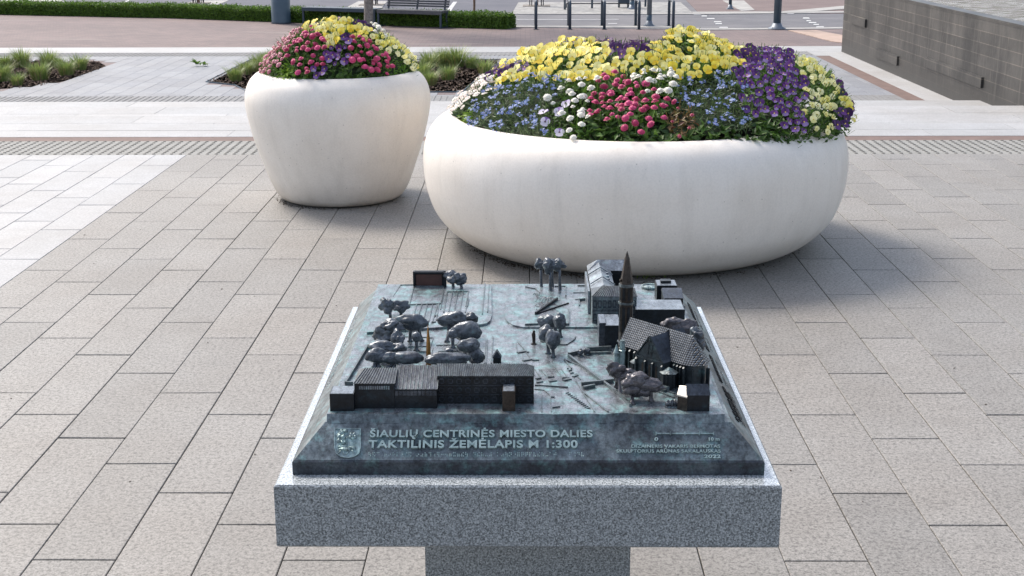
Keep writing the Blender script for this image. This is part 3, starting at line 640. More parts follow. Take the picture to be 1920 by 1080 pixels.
# flower prototypes (meshes)
def petal(mb, ang, l, wd, cup, z=0, base=.12):
    d = Vector((math.cos(ang), math.sin(ang), 0)); s = Vector((-d.y, d.x, 0)); pts = [d*l*base]
    for t, ww in ((.25,.70),(.6,1.0),(.9,.72)): pts += [d*l*t+s*wd*.5*ww+Vector((0,0,cup*t*t*1.2)), d*l*t-s*wd*.5*ww+Vector((0,0,cup*t*t*1.2))]
    pts.append(d*l*1.03+Vector((0,0,cup*.8))); pts = [p+Vector((0,0,z)) for p in pts]
    mb.add(pts, [(0,2,1),(1,2,4,3),(3,4,6,5),(5,6,7)])
def pansy(m_up, m_low, m_mid, m_eye, s):
    out = []
    for k in range(3):
        mb = MB(); mb.smooth = False
        mb.mi = 0
        for a in (70, 110): petal(mb, math.radians(a+random.uniform(-6,6)), s*1.0, s*1.25, -s*.10, -.002)
        mb.mi = 1
        for a in (165, 15): petal(mb, math.radians(a+random.uniform(-8,8)), s*.92, s*1.15, s*.16, .0015)
        mb.mi = 2; petal(mb, math.radians(270), s*1.0, s*1.5, s*.10, .003)
        mb.mi = 3; mb.add([(math.cos(t)*s*.17, math.sin(t)*s*.17-s*.08, .006) for t in [i*1.2566 for i in range(5)]], [(0,1,2,3,4)])
        me = mb.build('flower', [m_up, m_low, m_mid, m_eye]); out.append(me.data); bpy.data.objects.remove(me)
    return out
def pompon(mat, mat2, s, flat=.55, centre=None):
    out = []
    for k in range(2):
        mb = MB(); mb.mi = 0
        for ring, (rr_, zz, n, up) in enumerate(((1.0,.0,15,.05),(.85,.22,13,.25),(.62,.42,10,.5),(.36,.54,7,.7))):
            if centre and ring > 1: continue
            for i in range(n):
                a = 6.283*(i+ring*.4)/n+random.uniform(-.08,.08); d = Vector((math.cos(a), math.sin(a), 0)); sd = Vector((-d.y, d.x, 0)); z = zz*s*flat
                mb.mi = 0 if (i+ring) % 3 else 1
                mb.add([d*s*rr_*.35+Vector((0,0,z)), d*s*rr_*.8+sd*s*.17+Vector((0,0,z+up*s*.12)), d*s*rr_*.8-sd*s*.17+Vector((0,0,z+up*s*.12)), d*s*rr_+Vector((0,0,z-s*.05))], [(0,2,1),(1,2,3)])
        mb.mi = 2 if centre else 0; mb.smooth = True; mb.ell((0,0,s*.12 if centre else s*.2), (s*(.30 if centre else .6), s*(.30 if centre else .6), s*(.18 if centre else .42)), .12, 6, 2)
        me = mb.build('flower', [mat, mat2, centre or mat]); out.append(me.data); bpy.data.objects.remove(me)
    return out
def sprig(mat, s):
    out = []
    for k in range(4):
        mb = MB()
        for i in range(9):
            c = Vector((random.gauss(0,s), random.gauss(0,s), random.uniform(-s,s)*.6)); a0 = random.random()*6
            q = random.uniform(.006,.010); tl_ = Vector((random.uniform(-.5,.5), random.uniform(-.9,.2), 1)).normalized().to_track_quat('Z','Y').to_matrix()
            pts = [c+tl_ @ Vector((math.cos(a0+t*.628)*q*(1.25 if t % 2 else .6), math.sin(a0+t*.628)*q*(1.25 if t % 2 else .6), 0)) for t in range(10)]
            mb.mi = 0; mb.add(pts, [tuple(range(10))])
            mb.mi = 1; mb.add([c+tl_ @ Vector((math.cos(t*2.09)*q*.3, math.sin(t*2.09)*q*.3, .001)) for t in range(3)], [(0,1,2)])
        me = mb.build('flower', [mat, M_eye]); out.append(me.data); bpy.data.objects.remove(me)
    return out
SP = {  # species: (meshes, spacing, leaf material, leaf size, face camera-ish tilt, hover)
 'ypansy': (pansy(MY2, MY2, MY1, M_eye, .028), .047, M_leaf, (.05,.022), .85, .035),
 'yviola': (pansy(MYP, MYP, MY2, M_eye, .024), .051, M_leaf, (.04,.016), .85, .03),
 'pviola': (pansy(MP2, MP1, MP3, M_eye, .026), .043, M_leaf, (.045,.018), .8, .028),
 'dviola': (pansy(MP2, MP2, MP1, M_eye, .030), .042, M_leaf, (.045,.018), .8, .028),
 'wviola': (pansy(MP3, MLW, MLW, M_dk, .030), .075, M_leaf, (.045,.018), .6, .02),
 'crimson': (pompon(MC1, MC1, .024), .045, M_leaf, (.075,.028), .15, .045),
 'pink': (pompon(MC3, MC1, .021), .044, M_leaf, (.05,.02), .15, .03),
 'white': (pompon(MW1, MW1, .025, .42), .047, M_leaf, (.07,.026), .1, .05),
 'blush': (pompon(MWP, MW1, .026, .4, MW1), .040, M_leafg, (.06,.022), .1, .04),
 'blue': (sprig(MB1, .013), .056, M_leafg, (.06,.010), .2, .045),
 'rust': (pompon(MC2, MC3, .012), .075, M_leafr, (.05,.016), .2, .03),
 'green': ([], .1, M_leafb, (.055,.018), 0, .03),
 'fern': ([], .1, m_leaf('fern_green', (.07,.18,.01), (.15,.30,.03)), (.035,.010), 0, .01),
 'dgreen': ([], .1, M_leaf, (.07,.030), 0, .03),
}
def dome_big(x, y):   # relative coordinates -> height, inside flag
    th = math.atan2(y, x); Rr = 1.125+.20*max(0, math.cos(th))**1.5+.03*noise.noise(Vector((math.cos(th)*2, math.sin(th)*2, 5)))
    r = math.hypot(x, y)/Rr
    if r > 1: return None
    side = x/1.25
    hh = .38+.03*side
    if side < -.3: hh -= .07*min(1, (-.3-side)/.5)
    z = .785+hh*(1-r**4)**.62+.09*noise.noise(Vector((x*2.9, y*2.9, 1.7)))*(1-r**4)
    # two crests
    z += .06*math.exp(-(((x-.28)/.16)**2+((y-.15)/.3)**2))+.04*math.exp(-(((x+.42)/.3)**2+((y-.1)/.3)**2))+.02*math.exp(-(((x-.9)/.25)**2+((y-0)/.4)**2))
    if y < -.1: z -= .17*min(1, (-.1-y)/.8)*(1-r**4)**.6
    return z
def dome_small(x, y):
    th = math.atan2(y, x); r = math.hypot(x, y)/(.54+.02*math.cos(th*3))
    if r > 1: return None
    return .925+.325*(1-r**2.2)**.85+.035*noise.noise(Vector((x*4, y*4, 3.1)))*(1-r**4)
def ray_dome(px, py, cx, cy, fn, R_):
    d = ray(px, py); o = Vector((0,0,H)); t = (cy-R_-.2)/d.y; best = None
    while t < (cy+R_+.3)/d.y:
        p = o+d*t; z = fn(p.x-cx, p.y-cy)
        if z is not None and p.z <= z: return Vector((p.x, p.y, z))
        t += .01
    # miss: nearest approach to the dome edge
    t = cy/d.y; p = o+d*t; v = Vector((p.x-cx, p.y-cy)); 
    if v.length > R_*.93: v = v.normalized()*R_*.93
    z = fn(v.x, v.y); return Vector((cx+v.x, cy+v.y, z if z else .8))
big = [  # species, label, seeds
 ('dviola','dark purple violas at the back left of the wide planter behind the yellow crest',[(948,112),(970,100)]),
 ('ypansy','yellow pansies forming the left crest of the wide planter',[(1035,92),(1070,100),(1000,105)]),
 ('ypansy','yellow pansies trailing low at the left of the wide planter beside the blush daisies',[(965,140),(985,148),(950,145)]),
 ('ypansy','large yellow pansies on the front of the left crest of the wide planter',[(1040,130),(1080,135),(1015,125),(1110,150)]),
 ('ypansy','yellow pansies bridging the middle of the wide planter behind the crimson daisies',[(1130,122),(1165,135),(1110,108)]),
 ('dviola','purple violas peeping over the middle of the wide planter between two yellow drifts',[(1168,93),(1195,90)]),
 ('ypansy','yellow pansies on the tall middle crest of the wide planter',[(1290,75),(1275,90),(1310,90)]),
 ('ypansy','yellow pansies just left of the tall middle crest, above the small white daisy clump',[(1225,124),(1245,130),(1200,130)]),
 ('ypansy','yellow pansies on the front of the tall middle crest above the forget me nots',[(1280,130),(1310,120),(1270,110),(1300,140)]),
 ('ypansy','yellow pansies running from the middle crest to the purple drift',[(1350,105),(1380,100),(1345,125),(1370,125)]),
 ('dviola','dark purple violas along the back right rim of the wide planter',[(1400,85),(1430,88),(1470,92)]),
 ('pviola','purple violas in the upper part of the big purple drift',[(1410,120),(1440,118),(1460,112)]),
 ('pviola','purple violas in the centre of the big purple drift',[(1440,150),(1470,145),(1410,140)]),
 ('pviola','purple violas at the lower left of the purple drift beside forget me nots',[(1405,165),(1425,180),(1420,200)]),
 ('pviola','purple violas at the lower right of the purple drift beside the yellow cascade',[(1460,180),(1480,185),(1465,210),(1480,225)]),
 ('yviola','pale yellow violas at the top of the right hand cascade',[(1510,95),(1530,105),(1540,125)]),
 ('yviola','pale yellow violas in the middle of the right hand cascade',[(1545,150),(1530,160),(1555,170)]),
 ('yviola','pale yellow violas at the foot of the right hand cascade above the rim',[(1545,195),(1525,215),(1535,228)]),
 ('dviola','dark purple violas overhanging the far right edge of the wide planter',[(1578,130),(1592,165),(1588,200),(1572,228)]),
 ('blush','blush white daisies at the far left edge of the wide planter',[(868,185),(855,200),(878,192)]),
 ('blush','blush white daisies left of the low yellow pansies',[(900,165),(920,155),(885,172)]),
 ('green','bright yellow green leaf clump at the left rim of the wide planter',[(850,222),(862,235)]),
 ('blue','blue forget me nots at the left of the wide planter behind the rim',[(905,205),(930,190),(905,225)]),
 ('blue','blue forget me nots below the low yellow pansies',[(950,170),(970,190),(945,205)]),
 ('blue','blue forget me nots at the front left rim of the wide planter',[(925,240),(965,235),(1000,245)]),
 ('blue','blue forget me nots left of the front white daisies',[(1005,175),(1010,205),(1030,180)]),
 ('wviola','white and purple violas at the front rim below the white daisies',[(1040,235),(1045,210)]),
 ('white','white daisies at the front left of the crimson daisies',[(1070,215),(1085,195),(1085,235),(1060,190)]),
 ('white','white daisies among the back of the crimson daisies',[(1110,175),(1095,180)]),
 ('white','small white daisy clump below the yellow pansies at the middle',[(1225,150),(1240,165)]),
 ('crimson','crimson pompon daisies at the left of the front clump',[(1130,195),(1120,180),(1140,215)]),
 ('crimson','crimson pompon daisies at the back of the front clump',[(1160,175),(1190,180),(1150,160)]),
 ('crimson','crimson pompon daisies at the right of the front clump',[(1210,195),(1235,205),(1220,220)]),
 ('crimson','crimson pompon daisies at the lower middle of the front clump',[(1170,205),(1175,225),(1200,235)]),
 ('rust','reddish faded flower clump right of the crimson daisies',[(1275,215),(1285,235)]),
 ('blue','blue forget me nots below the yellow pansies right of the crimson daisies',[(1300,170),(1320,160),(1290,190)]),
 ('blue','blue forget me nots below the left edge of the big purple drift',[(1350,165),(1370,180),(1345,190)]),
 ('blue','blue forget me nots at the front right of the wide planter',[(1330,215),(1370,220),(1390,235)]),
 ('dgreen','dark green leaves along the front rim below the crimson daisies',[(1120,258),(1160,262),(1230,262)]),
 ('dgreen','dark green leaves along the front right rim of the wide planter',[(1310,260),(1380,258),(1440,250)]),
]
small = [
 ('pink','pink pompon daisies at the left edge of the tall pot',[(520,115),(530,105),(515,130)]),
 ('crimson','crimson daisies at the left of the tall pot',[(560,100),(580,110),(560,120),(600,85)]),
 ('crimson','crimson daisies at the lower left of the tall pot',[(570,132),(590,120)]),
 ('pviola','purple violas cascading down the middle of the tall pot',[(620,100),(625,120),(605,125),(640,85)]),
 ('crimson','crimson daisies at the right of the purple violas in the tall pot',[(670,95),(695,100),(680,115),(705,115)]),
 ('ypansy','yellow pansies on top of the tall pot',[(655,52),(670,60),(640,62),(625,72)]),
 ('dviola','small purple violas at the very top of the tall pot',[(672,38),(690,42)]),
 ('white','white double flowers at the top right of the tall pot',[(704,58)]),
 ('yviola','yellow violas at the upper right of the tall pot',[(725,70),(740,80),(715,85)]),
 ('yviola','yellow violas at the right edge of the tall pot',[(765,95),(775,115),(780,130),(750,95)]),
 ('fern','bright green ferny cushion at the right rim of the tall pot',[(735,138),(725,130),(745,145)]),
 ('dgreen','green leaves along the front rim of the tall pot',[(660,150),(620,152),(690,148),(560,148)]),
 ('green','yellowing leaves at the front left rim of the tall pot',[(530,145),(545,150)]),
]
NAMES = {'ypansy':('pansy_patch','pansies'),'yviola':('viola_patch','violas'),'pviola':('viola_patch','violas'),'dviola':('viola_patch','violas'),'wviola':('viola_patch','violas'),
 'crimson':('daisy_patch','daisies'),'pink':('daisy_patch','daisies'),'white':('daisy_patch','daisies'),'blush':('daisy_patch','daisies'),'blue':('forget_me_not_patch','forget me nots'),
 'rust':('flower_patch','flowers'),'green':('leaf_clump','plants'),'fern':('leaf_clump','plants'),'dgreen':('leaf_clump','plants')}
def plant_up(defs, cx, cy, fn, R_, grp, sc_=1.0):
    seeds = []; per = [[] for _ in defs]
    for i, (sp, lab, sd) in enumerate(defs):
        for (a, b) in sd: seeds.append((ray_dome(a, b, cx, cy, fn, R_), i))
    def nrm(x, y):
        e = .02; z0 = fn(x, y); zx = fn(x+e, y); zy = fn(x, y+e)
        if zx is None: zx = z0-.05
        if zy is None: zy = z0-.05
        if z0 is None: return Vector((0,0,1))
        n = Vector((-(zx-z0)/e, -(zy-z0)/e, 1)); return n.normalized()
    roots = []
    for i, (sp, lab, sd) in enumerate(defs):
        c = sum((s[0] for s in seeds if s[1] == i), Vector())/len(sd)
        roots.append(thing(NAMES[sp][0], lab, NAMES[sp][1], c, grp))
    # flowers: dart throwing in area-weighted fashion
    grid = {}; cell = .04; placed = []
    tries = 26000 if R_ > 1 else 7000
    for _ in range(tries):
        x = random.uniform(-R_, R_); y = random.uniform(-R_, R_); z = fn(x, y)
        if z is None: continue
        n = nrm(x, y)
        p = Vector((cx+x, cy+y, z)); best = min(seeds, key=lambda s: (s[0]-p).length_squared+ .012*noise.noise(p*9+Vector((s[1],0,0))))
        i = best[1]; sp = defs[i][0]; meshes, spc, lm, ls, tilt, hov = SP[sp]
        if not meshes: continue
        spc *= sc_
        k = (int(p.x/.08), int(p.y/.08), int(p.z/.08)); ok = True
        for a in (-1,0,1):
            for b in (-1,0,1):
                for c_ in (-1,0,1):
                    for q in grid.get((k[0]+a, k[1]+b, k[2]+c_), ()):
                        if (q[0]-p).length < (spc+q[1])/2: ok = False; break
                    if not ok: break
                if not ok: break
            if not ok: break
        if not ok: continue
        # keep the front rim leafy
        if random.random() < .25 and n.z < .55: continue
        grid.setdefault(k, []).append((p, spc)); per[i].append((p, n))
    for i, (sp, lab, sd) in enumerate(defs):
        meshes, spc, lm, ls, tilt, hov = SP[sp]; root = roots[i]; rl = root.location
        per[i].sort(key=lambda q: q[0].y)
        for j, (p, n) in enumerate(per[i][:100]):
            ob = bpy.data.objects.new('flower', random.choice(meshes)); C.objects.link(ob); ob.parent = root
            toc = (Vector((0,0,H))-p).normalized(); out = Vector((p.x-cx, p.y-cy, 0))
            d = n*(1-tilt)+Vector((0,0,.3))+(out.normalized() if out.length > .01 else Vector((0,0,1)))*tilt*.5+Vector((-.15,-.75,.15))*tilt+Vector((random.gauss(0,.25), random.gauss(0,.25), random.gauss(0,.2)))
            q = d.normalized().to_track_quat('Z', 'Y')
            ob.rotation_mode = 'QUATERNION'; ob.rotation_quaternion = q @ Matrix.Rotation(random.gauss(0,.35) if 'viola' in sp or 'pansy' in sp else random.uniform(0,6), 3, 'Z').to_quaternion()
            s = random.choice((random.uniform(.9,1.2), random.uniform(.6,1.1))); ob.scale = (s, s, s); ob.location = p+n*(hov*random.uniform(.2,1.3))-rl
        rest = per[i][100:]
        if rest:
            mb = MB()
            for (p, n) in rest:
                me = random.choice(meshes); b = len(mb.v); mt = Matrix.Translation(p+n*hov-rl) @ n.to_track_quat('Z','Y').to_matrix().to_4x4()
                mb.v += [tuple(mt @ v.co) for v in me.vertices]; mb.f += [[b+k for k in f.vertices] for f in me.polygons]; mb.m += [f.material_index for f in me.polygons]; mb.sm += [False]*len(me.polygons)
            ob = mb.build('more_flowers', list(meshes[0].materials), root); ob['kind'] = 'stuff'
    # leaves
    lb = [MB() for _ in defs]
    nl = 30000 if R_ > 1 else 9000
    for _ in range(nl):
        th = random.uniform(0, 6.283); rr_ = R_*math.sqrt(random.random())*1.0; x, y = rr_*math.cos(th), rr_*math.sin(th); z = fn(x, y)
        if z is None: continue
        if random.random() < .35: # extra leaves near rim, drooping
            rr_ = R_*random.uniform(.86, .985); x, y = rr_*math.cos(th), rr_*math.sin(th); z = fn(x, y)
            if z is None: continue
        n = nrm(x, y); p = Vector((cx+x, cy+y, z-.008-abs(random.gauss(0,.03)))); i = min(seeds, key=lambda s: (s[0]-p).length_squared)[1]
        meshes, spc, lm, ls, tilt, hov = SP[defs[i][0]]
        d = (n*random.uniform(-.2,.55)+Vector((random.uniform(-1,1), random.uniform(-1,1), random.uniform(-.3,.7)))); 
        nn = (n+Vector((random.uniform(-.7,.7), random.uniform(-.7,.7), random.uniform(-.2,.7)))); s = random.uniform(.7, 1.3)
        leafquad(lb[i], p-roots[i].location-d.normalized()*ls[0]*.45, d, nn, ls[0]*s, ls[1]*s)
        if random.random() < .16 and meshes:   # thin stems
            a = p-roots[i].location; b_ = a+n*.05+Vector((random.uniform(-.02,.02), random.uniform(-.02,.02), .02)); sd_ = Vector((.0016,0,0)); lb[i].add([a-sd_, a+sd_, b_+sd_, b_-sd_], [(0,1,2,3)])
    for i, (sp, lab, sd) in enumerate(defs):
        if lb[i].v: lb[i].build('foliage', SP[sp][2], roots[i])
plant_up(big, BX, BY, dome_big, 1.36, 'flower patches in the wide planter')
plant_up(small, SX, SY, dome_small, .60, 'flower patches in the tall pot', .85)
# inner dark mass under the leaves
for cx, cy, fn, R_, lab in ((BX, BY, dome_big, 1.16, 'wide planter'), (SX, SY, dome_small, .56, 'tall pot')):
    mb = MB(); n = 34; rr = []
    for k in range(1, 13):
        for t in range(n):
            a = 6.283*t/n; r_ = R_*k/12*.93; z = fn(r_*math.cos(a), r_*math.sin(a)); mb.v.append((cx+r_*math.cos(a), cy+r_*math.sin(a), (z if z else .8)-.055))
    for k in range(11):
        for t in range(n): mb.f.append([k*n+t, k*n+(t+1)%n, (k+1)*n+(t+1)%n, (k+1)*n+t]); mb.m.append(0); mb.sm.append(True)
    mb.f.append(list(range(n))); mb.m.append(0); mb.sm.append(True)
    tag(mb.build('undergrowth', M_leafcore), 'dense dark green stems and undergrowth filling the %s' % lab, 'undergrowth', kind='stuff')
mb = MB(); blades(mb, P(1205, 516, 0), 60, .06, .25, .002, 2.5); blades(mb, P(1240, 517, 0), 30, .05, .2, .002, 2.5)
tag(mb.build('weed', M_leafb), 'small green weeds in the paving joint under the wide planter', 'weed')

mb = MB()
for cx, cy, rb, n in ((BX, BY, 1.02, 520), (SX, SY, .43, 160)):
    for _ in range(n):
        t = random.gauss(-2.35, .5) if random.random() < .7 else random.uniform(0, 6.283); d_ = rb+abs(random.gauss(0, .035)); p = Vector((cx+math.cos(t)*d_, cy+math.sin(t)*d_, .001))
        e = Vector((random.uniform(-1,1), random.uniform(-1,1), .2)).normalized()*random.uniform(.003,.012); mb.beam(p, p+e, random.uniform(.002,.006), .002)
for _ in range(60):
    p = P(random.uniform(-50, 1950), random.uniform(300, 1080), .001); e = Vector((random.uniform(-1,1), random.uniform(-1,1), .1)).normalized()*random.uniform(.003,.010); mb.beam(p, p+e, random.uniform(.002,.005), .002)
tag(mb.build('crumbs', M_soil), 'soil crumbs and dry plant bits scattered on the paving and round the planter feet', 'crumbs', kind='stuff')

# ------------------------------------------------------------------ granite pedestal
PZ = .80
A0 = P(513, 910, PZ); A1 = P(1467, 912, PZ); yB = 4.12
sx0, sx1, sy0, sy1 = A0.x, A1.x, (A0.y+A1.y)/2, yB
root = thing('pedestal', 'square grey granite table pedestal carrying the bronze relief map', 'pedestal', ((sx0+sx1)/2, (sy0+sy1)/2, 0))
rl = root.location
def chamfer_box(x0, x1, y0, y1, z0, z1, c):
    o = MB()
    lv = [(z0, c), (z0+c, 0), (z1-c, 0), (z1, c)]; vs = []
    for z, k in lv: vs += [(x0+k,y0+k,z),(x1-k,y0+k,z),(x1-k,y1-k,z),(x0+k,y1-k,z)]
    fs = [(3,2,1,0),(12,13,14,15)]
    for i in range(3):
        for k in range(4): fs.append((i*4+k, i*4+(k+1)%4, (i+1)*4+(k+1)%4, (i+1)*4+k))
    o.add([(v[0]-rl.x, v[1]-rl.y, v[2]) for v in vs], fs); return o
M_slabtop = m_granite('polished_granite_glare', .22, 2.1); _b = M_slabtop.node_tree.nodes['Principled BSDF']; _b.inputs['Coat Weight'].default_value = 1; _b.inputs['Coat Roughness'].default_value = .25; _b.inputs['Coat IOR'].default_value = 1.8  # polished top: granite colour lightened to stand in for sky glare
s_ = chamfer_box(sx0, sx1, sy0, sy1, PZ-.148, PZ, .004); sob = s_.build('table_slab', [M_gran, M_slabtop], root)
sob.data.polygons[1].material_index = 1
st = [PD(797, 1040, 2.98), PD(1182, 1040, 2.98)]
chamfer_box(st[0].x, st[1].x, 2.98, 3.90, 0, PZ-.148, .004).build('stem', M_gran, root)

# ------------------------------------------------------------------ bronze relief map
mroot = thing('relief_map', 'dark bronze tactile relief map of a town centre with green patina on the granite pedestal', 'relief map', (0,0,PZ))
ZP = PZ+.10; ZT_ = PZ+.117
def part(mb, name, mat, parent=None):
    # geometry is in world coordinates; shift into the parent's frame
    par = parent or mroot; off = Vector((0,0,PZ))
    if par is not mroot: off = off+Vector(par.location)
    mb.v = [(v[0]-off.x, v[1]-off.y, v[2]-off.z) for v in mb.v]; return mb.build(name, mat, par)
def sub(name, loc, label=None):
    o = bpy.data.objects.new(name, None); C.objects.link(o); o.parent = mroot; o.location = Vector(loc)-Vector((0,0,PZ)); o.empty_display_size = .02
    if label: o['label'] = label
    return o
bl = P(549, 889, PZ+.001); brr = P(1433, 891, PZ+.001); bx0, bx1, by0, by1 = bl.x, brr.x, (bl.y+brr.y)/2, 4.045
tx0, tx1, ty0, ty1 = bx0+.068, bx1-.068, by0+.066, by1-.066
o = MB()
lv = [(PZ+.001, 0), (PZ+.03, .0), (PZ+.034, .004), (ZP, .0665)]; vs = []
NX, NY = 40, 48
# lip and slopes with slight waviness
for z, k in lv: vs += [(bx0+k,by0+k,z),(bx1-k,by0+k,z),(bx1-k,by1-k,z),(bx0+k,by1-k,z)]
fs = [(12,13,14,15)]
for i in range(3):
    for k in range(4): fs.append((i*4+k, i*4+(k+1)%4, (i+1)*4+(k+1)%4, (i+1)*4+k))
o.add(vs, fs); o.m = [0]+[1]*8+[0]*4; part(o, 'base', [M_br_base, M_br_lip])
g0 = P(618, 776, ZT_); g1 = P(1360, 776, ZT_)
gx0, gx1, gy0, gy1 = -.447, .447, g0.y, P(1000, 533, ZT_).y
n = 70; o = MB(); o.smooth = True
front = []
for i in range(n+1):
    x = gx0+(gx1-gx0)*i/n; j = .004*noise.noise(Vector((x*25,0,0)))+.002*noise.noise(Vector((x*90,3,0)))
    rel = (x-gx0)/(gx1-gx0)
    if .70 < rel < .76: j += .012*(rel-.70)/.06 if rel < .73 else .006
    front.append((x, gy0+j))
pts = front+[(gx1, gy1), (gx0, gy1)]
o.smooth = False; m_ = len(pts)
o.add([(p[0], p[1]-(.008 if i <= n else 0), ZP-.002) for i, p in enumerate(pts)]+[(p[0], p[1], ZT_) for p in pts], [tuple(range(m_, 2*m_))]+[(i,(i+1)%m_,m_+(i+1)%m_,m_+i) for i in range(m_)])
o.m = [0]+[1]*(len(o.f)-1); part(o, 'ground_relief', [M_br_top, M_br_base])
def M(px, py, dz=0): return P(px, py, ZT_+dz)
def poly(pts, h, mat, name='raised_ground', dz=0):
    o = MB(); q = [M(a, b) for a, b in pts]; o.prism([(p.x, p.y) for p in q], ZT_-.0005+dz, ZT_+h+dz); return part(o, name, mat)
poly([(713,537),(921,537),(922,596),(919,605),(912,610),(903,612),(688,627)], .0065, M_br_top)
poly([(950,535),(1100,535),(1120,616),(980,616),(962,612),(950,604),(947,598)], .0045, M_br_top)
# relief lines
lines = MB()
def nextlines():
    global lines
    if lines.v: part(lines, 'relief_line', M_br_line)
    lines = MB()
AUTO = [False]
def ln(pts, wd=.003, h=.0035, dz=.0055):
    for (a, b), (c, d) in zip(pts[:-1], pts[1:]):
        p = M(a, b); q = M(c, d); lines.beam((p.x,p.y,ZT_-.001), (q.x,q.y,ZT_-.001), wd, dz+h+.001)
    if AUTO[0]: nextlines()
ln([(751,539),(789,538)]); ln([(751,539),(737,560)],.002,.002); ln([(776,541),(767,576),(827,574),(832,541),(776,541)],.004)
for i, (a, c) in enumerate(((781,775),(791,783),(801,794),(811,804),(821,810))): ln([(a,576),(c,598+i*3)],.003)
ln([(823,574),(818,605)],.003); ln([(832,552),(826,585)],.002); ln([(838,552),(832,590)],.004)
for i in range(4): ln([(848+i*10,552),(843+i*10-(4-i)*.5,590)],.003)
ln([(838,552),(880,551)],.003); ln([(909,536),(904,594)],.003); ln([(917,538),(914,590)],.002); ln([(821,596),(815,597)],.005); ln([(817,608),(810,609)],.006)
ln([(876,564),(873,580)],.002,.005); ln([(879,564),(876,580)],.002,.005)
nextlines(); ln([(690,652),(715,650)],.004); ln([(690,652),(648,722)],.004); ln([(648,722),(662,722)],.004)
ln([(760,632),(806,633)],.002,.002,0); ln([(806,634),(812,634),(806,655)],.002,.002,0)
for a, b, c, d in ((818,648,866,647),(765,651,800,650),(775,660,800,660),(822,660,860,659),(845,648,843,660),(812,652,808,668)): ln([(a,b),(c,d)],.0015,.002,0)
ln([(914,638),(911,682)],.003,.003,0); ln([(924,632),(921,682)],.003,.003,0); ln([(911,638),(908,682)],.002,.002,0)
nextlines(); AUTO[0] = True; ln([(984,613),(1010,612)],.004,.004); ln([(1004,563),(1045,563)],.002,.001) if False else None
ln([(1066,586),(1066,613),(1020,613)],.004,.005); ln([(1061,540),(1061,559)],.003,.004); ln([(1062,540),(1040,540)],.002,.002)
ln([(985,541),(1004,545),(1012,552)],.002,.002)
ln([(1079,632),(1076,638),(1062,647),(1045,647)],.003,.003,0)
ln([(1095,637),(1095,655)],.0015,.001,0)
ln([(1088,678),(1105,660),(1130,656)],.006,.008,0) if False else None
nextlines(); AUTO[0] = False
ln([(1066,668),(1087,663)],.006,.010,0); ln([(1066,669),(1133,720),(1160,740),(1182,763)],.006,.007,0); ln([(1100,659),(1146,657)],.007,.012,0); ln([(1105,664),(1116,664),(1146,663)],.005,.006,0)
ln([(1058,675),(1090,688)],.003,.003,0); ln([(1090,723),(1132,719)],.005,.009,0); ln([(1134,719),(1150,717)],.006,.010,0); ln([(1094,730),(1115,726)],.006,.008,0)
ln([(1058,675),(1072,692)],.003,.003,0); ln([(1092,735),(1140,773)],.004,.003,0); ln([(1080,715),(1115,773)],.002,.002,0)
for i in range(12): ln([(1061+i*3.5,738+i*2.6),(1066+i*3.7,736.5+i*2.6)],.0018,.0022,0)
for i, (a, b) in enumerate(((1063,692),(1066,696),(1069,695),(1072,700),(1069,701),(1075,705),(1079,703))): ln([(a,b),(a+3,b-.5)],.003,.003,0)
nextlines(); AUTO[0] = True
for a, b, c, d, wd in ((970,662,986,659,.010),(986,661,992,661,.004),(980,677,998,674,.010),(998,676,1011,676,.005),(1005,711,1014,709,.008),(1027,708,1039,707,.006),(1055,709,1068,709,.006),(1006,718,1018,716,.006),(1029,716,1043,714,.010),(1056,714,1070,711,.012),(1074,707,1083,704,.008),(1003,723,1065,727,.003),(1033,745,1040,745,.006),(1036,765,1050,763,.004)):
    ln([(a,b),(c,d)],wd*.8,.003,0)
for a, b, c, d in ((968,645,970,662),(972,643,986,659),(980,664,980,676),(986,661,996,675),(1003,693,1014,709),(1015,695,1022,704),(1040,690,1055,710),(1052,692,1064,708),(1083,706,1088,712),(1002,730,1020,732),(1020,732,1032,742),(1032,742,1034,773),(1016,740,1016,773)):
    ln([(a,b),(c,d)],.0022,.0018,0)
ln([(1075,552),(1100,552)],.0015,.001); ln([(1078,565),(1097,565)],.0015,.001); ln([(1085,567),(1097,566)],.004,.006); ln([(1086,567),(1086,577)],.003,.004); ln([(1083,539),(1098,539)],.002,.002)
ln([(1166,740),(1240,757),(1268,766)],.004,.005,0) if False else None
for k in range(3): ln([(1228,719+k*7),(1265,731+k*8)],.004,.003,k*.0)
nextlines()
# pebbled triangle in the square
o = MB(); a, b, c = M(1000,553), M(1045,565), M(1004,592)
o.prism([(a.x,a.y),(b.x,b.y),(c.x,c.y)], ZT_, ZT_+.0078)
for _ in range(260):
    u, v = random.random(), random.random()
    if u+v > 1: u, v = 1-u, 1-v
    if random.random() > .25+u: continue
    p = a+(b-a)*u+(c-a)*v; o.smooth = True; o.ell((p.x, p.y, ZT_+.0082), (.0022,.0022,.0014), .1, 3, 1)
part(o, 'pebbled_triangle', M_br_top)
o = MB(); p, q = M(1004,593), M(1045,565); o.beam((p.x,p.y,ZT_), (q.x,q.y,ZT_), .005, .012); p, q = M(1004,593), M(1066,572); o.beam((p.x,p.y,ZT_), (q.x,q.y,ZT_), .003, .008); part(o, 'low_wall', M_br_dark)

def hgt(px, yb, yt, zb=None):   # height above its base for a point whose foot is at (px,yb)
    b = P(px, yb, ZT_ if zb is None else zb); return PD(px, yt, b.y).z-b.z
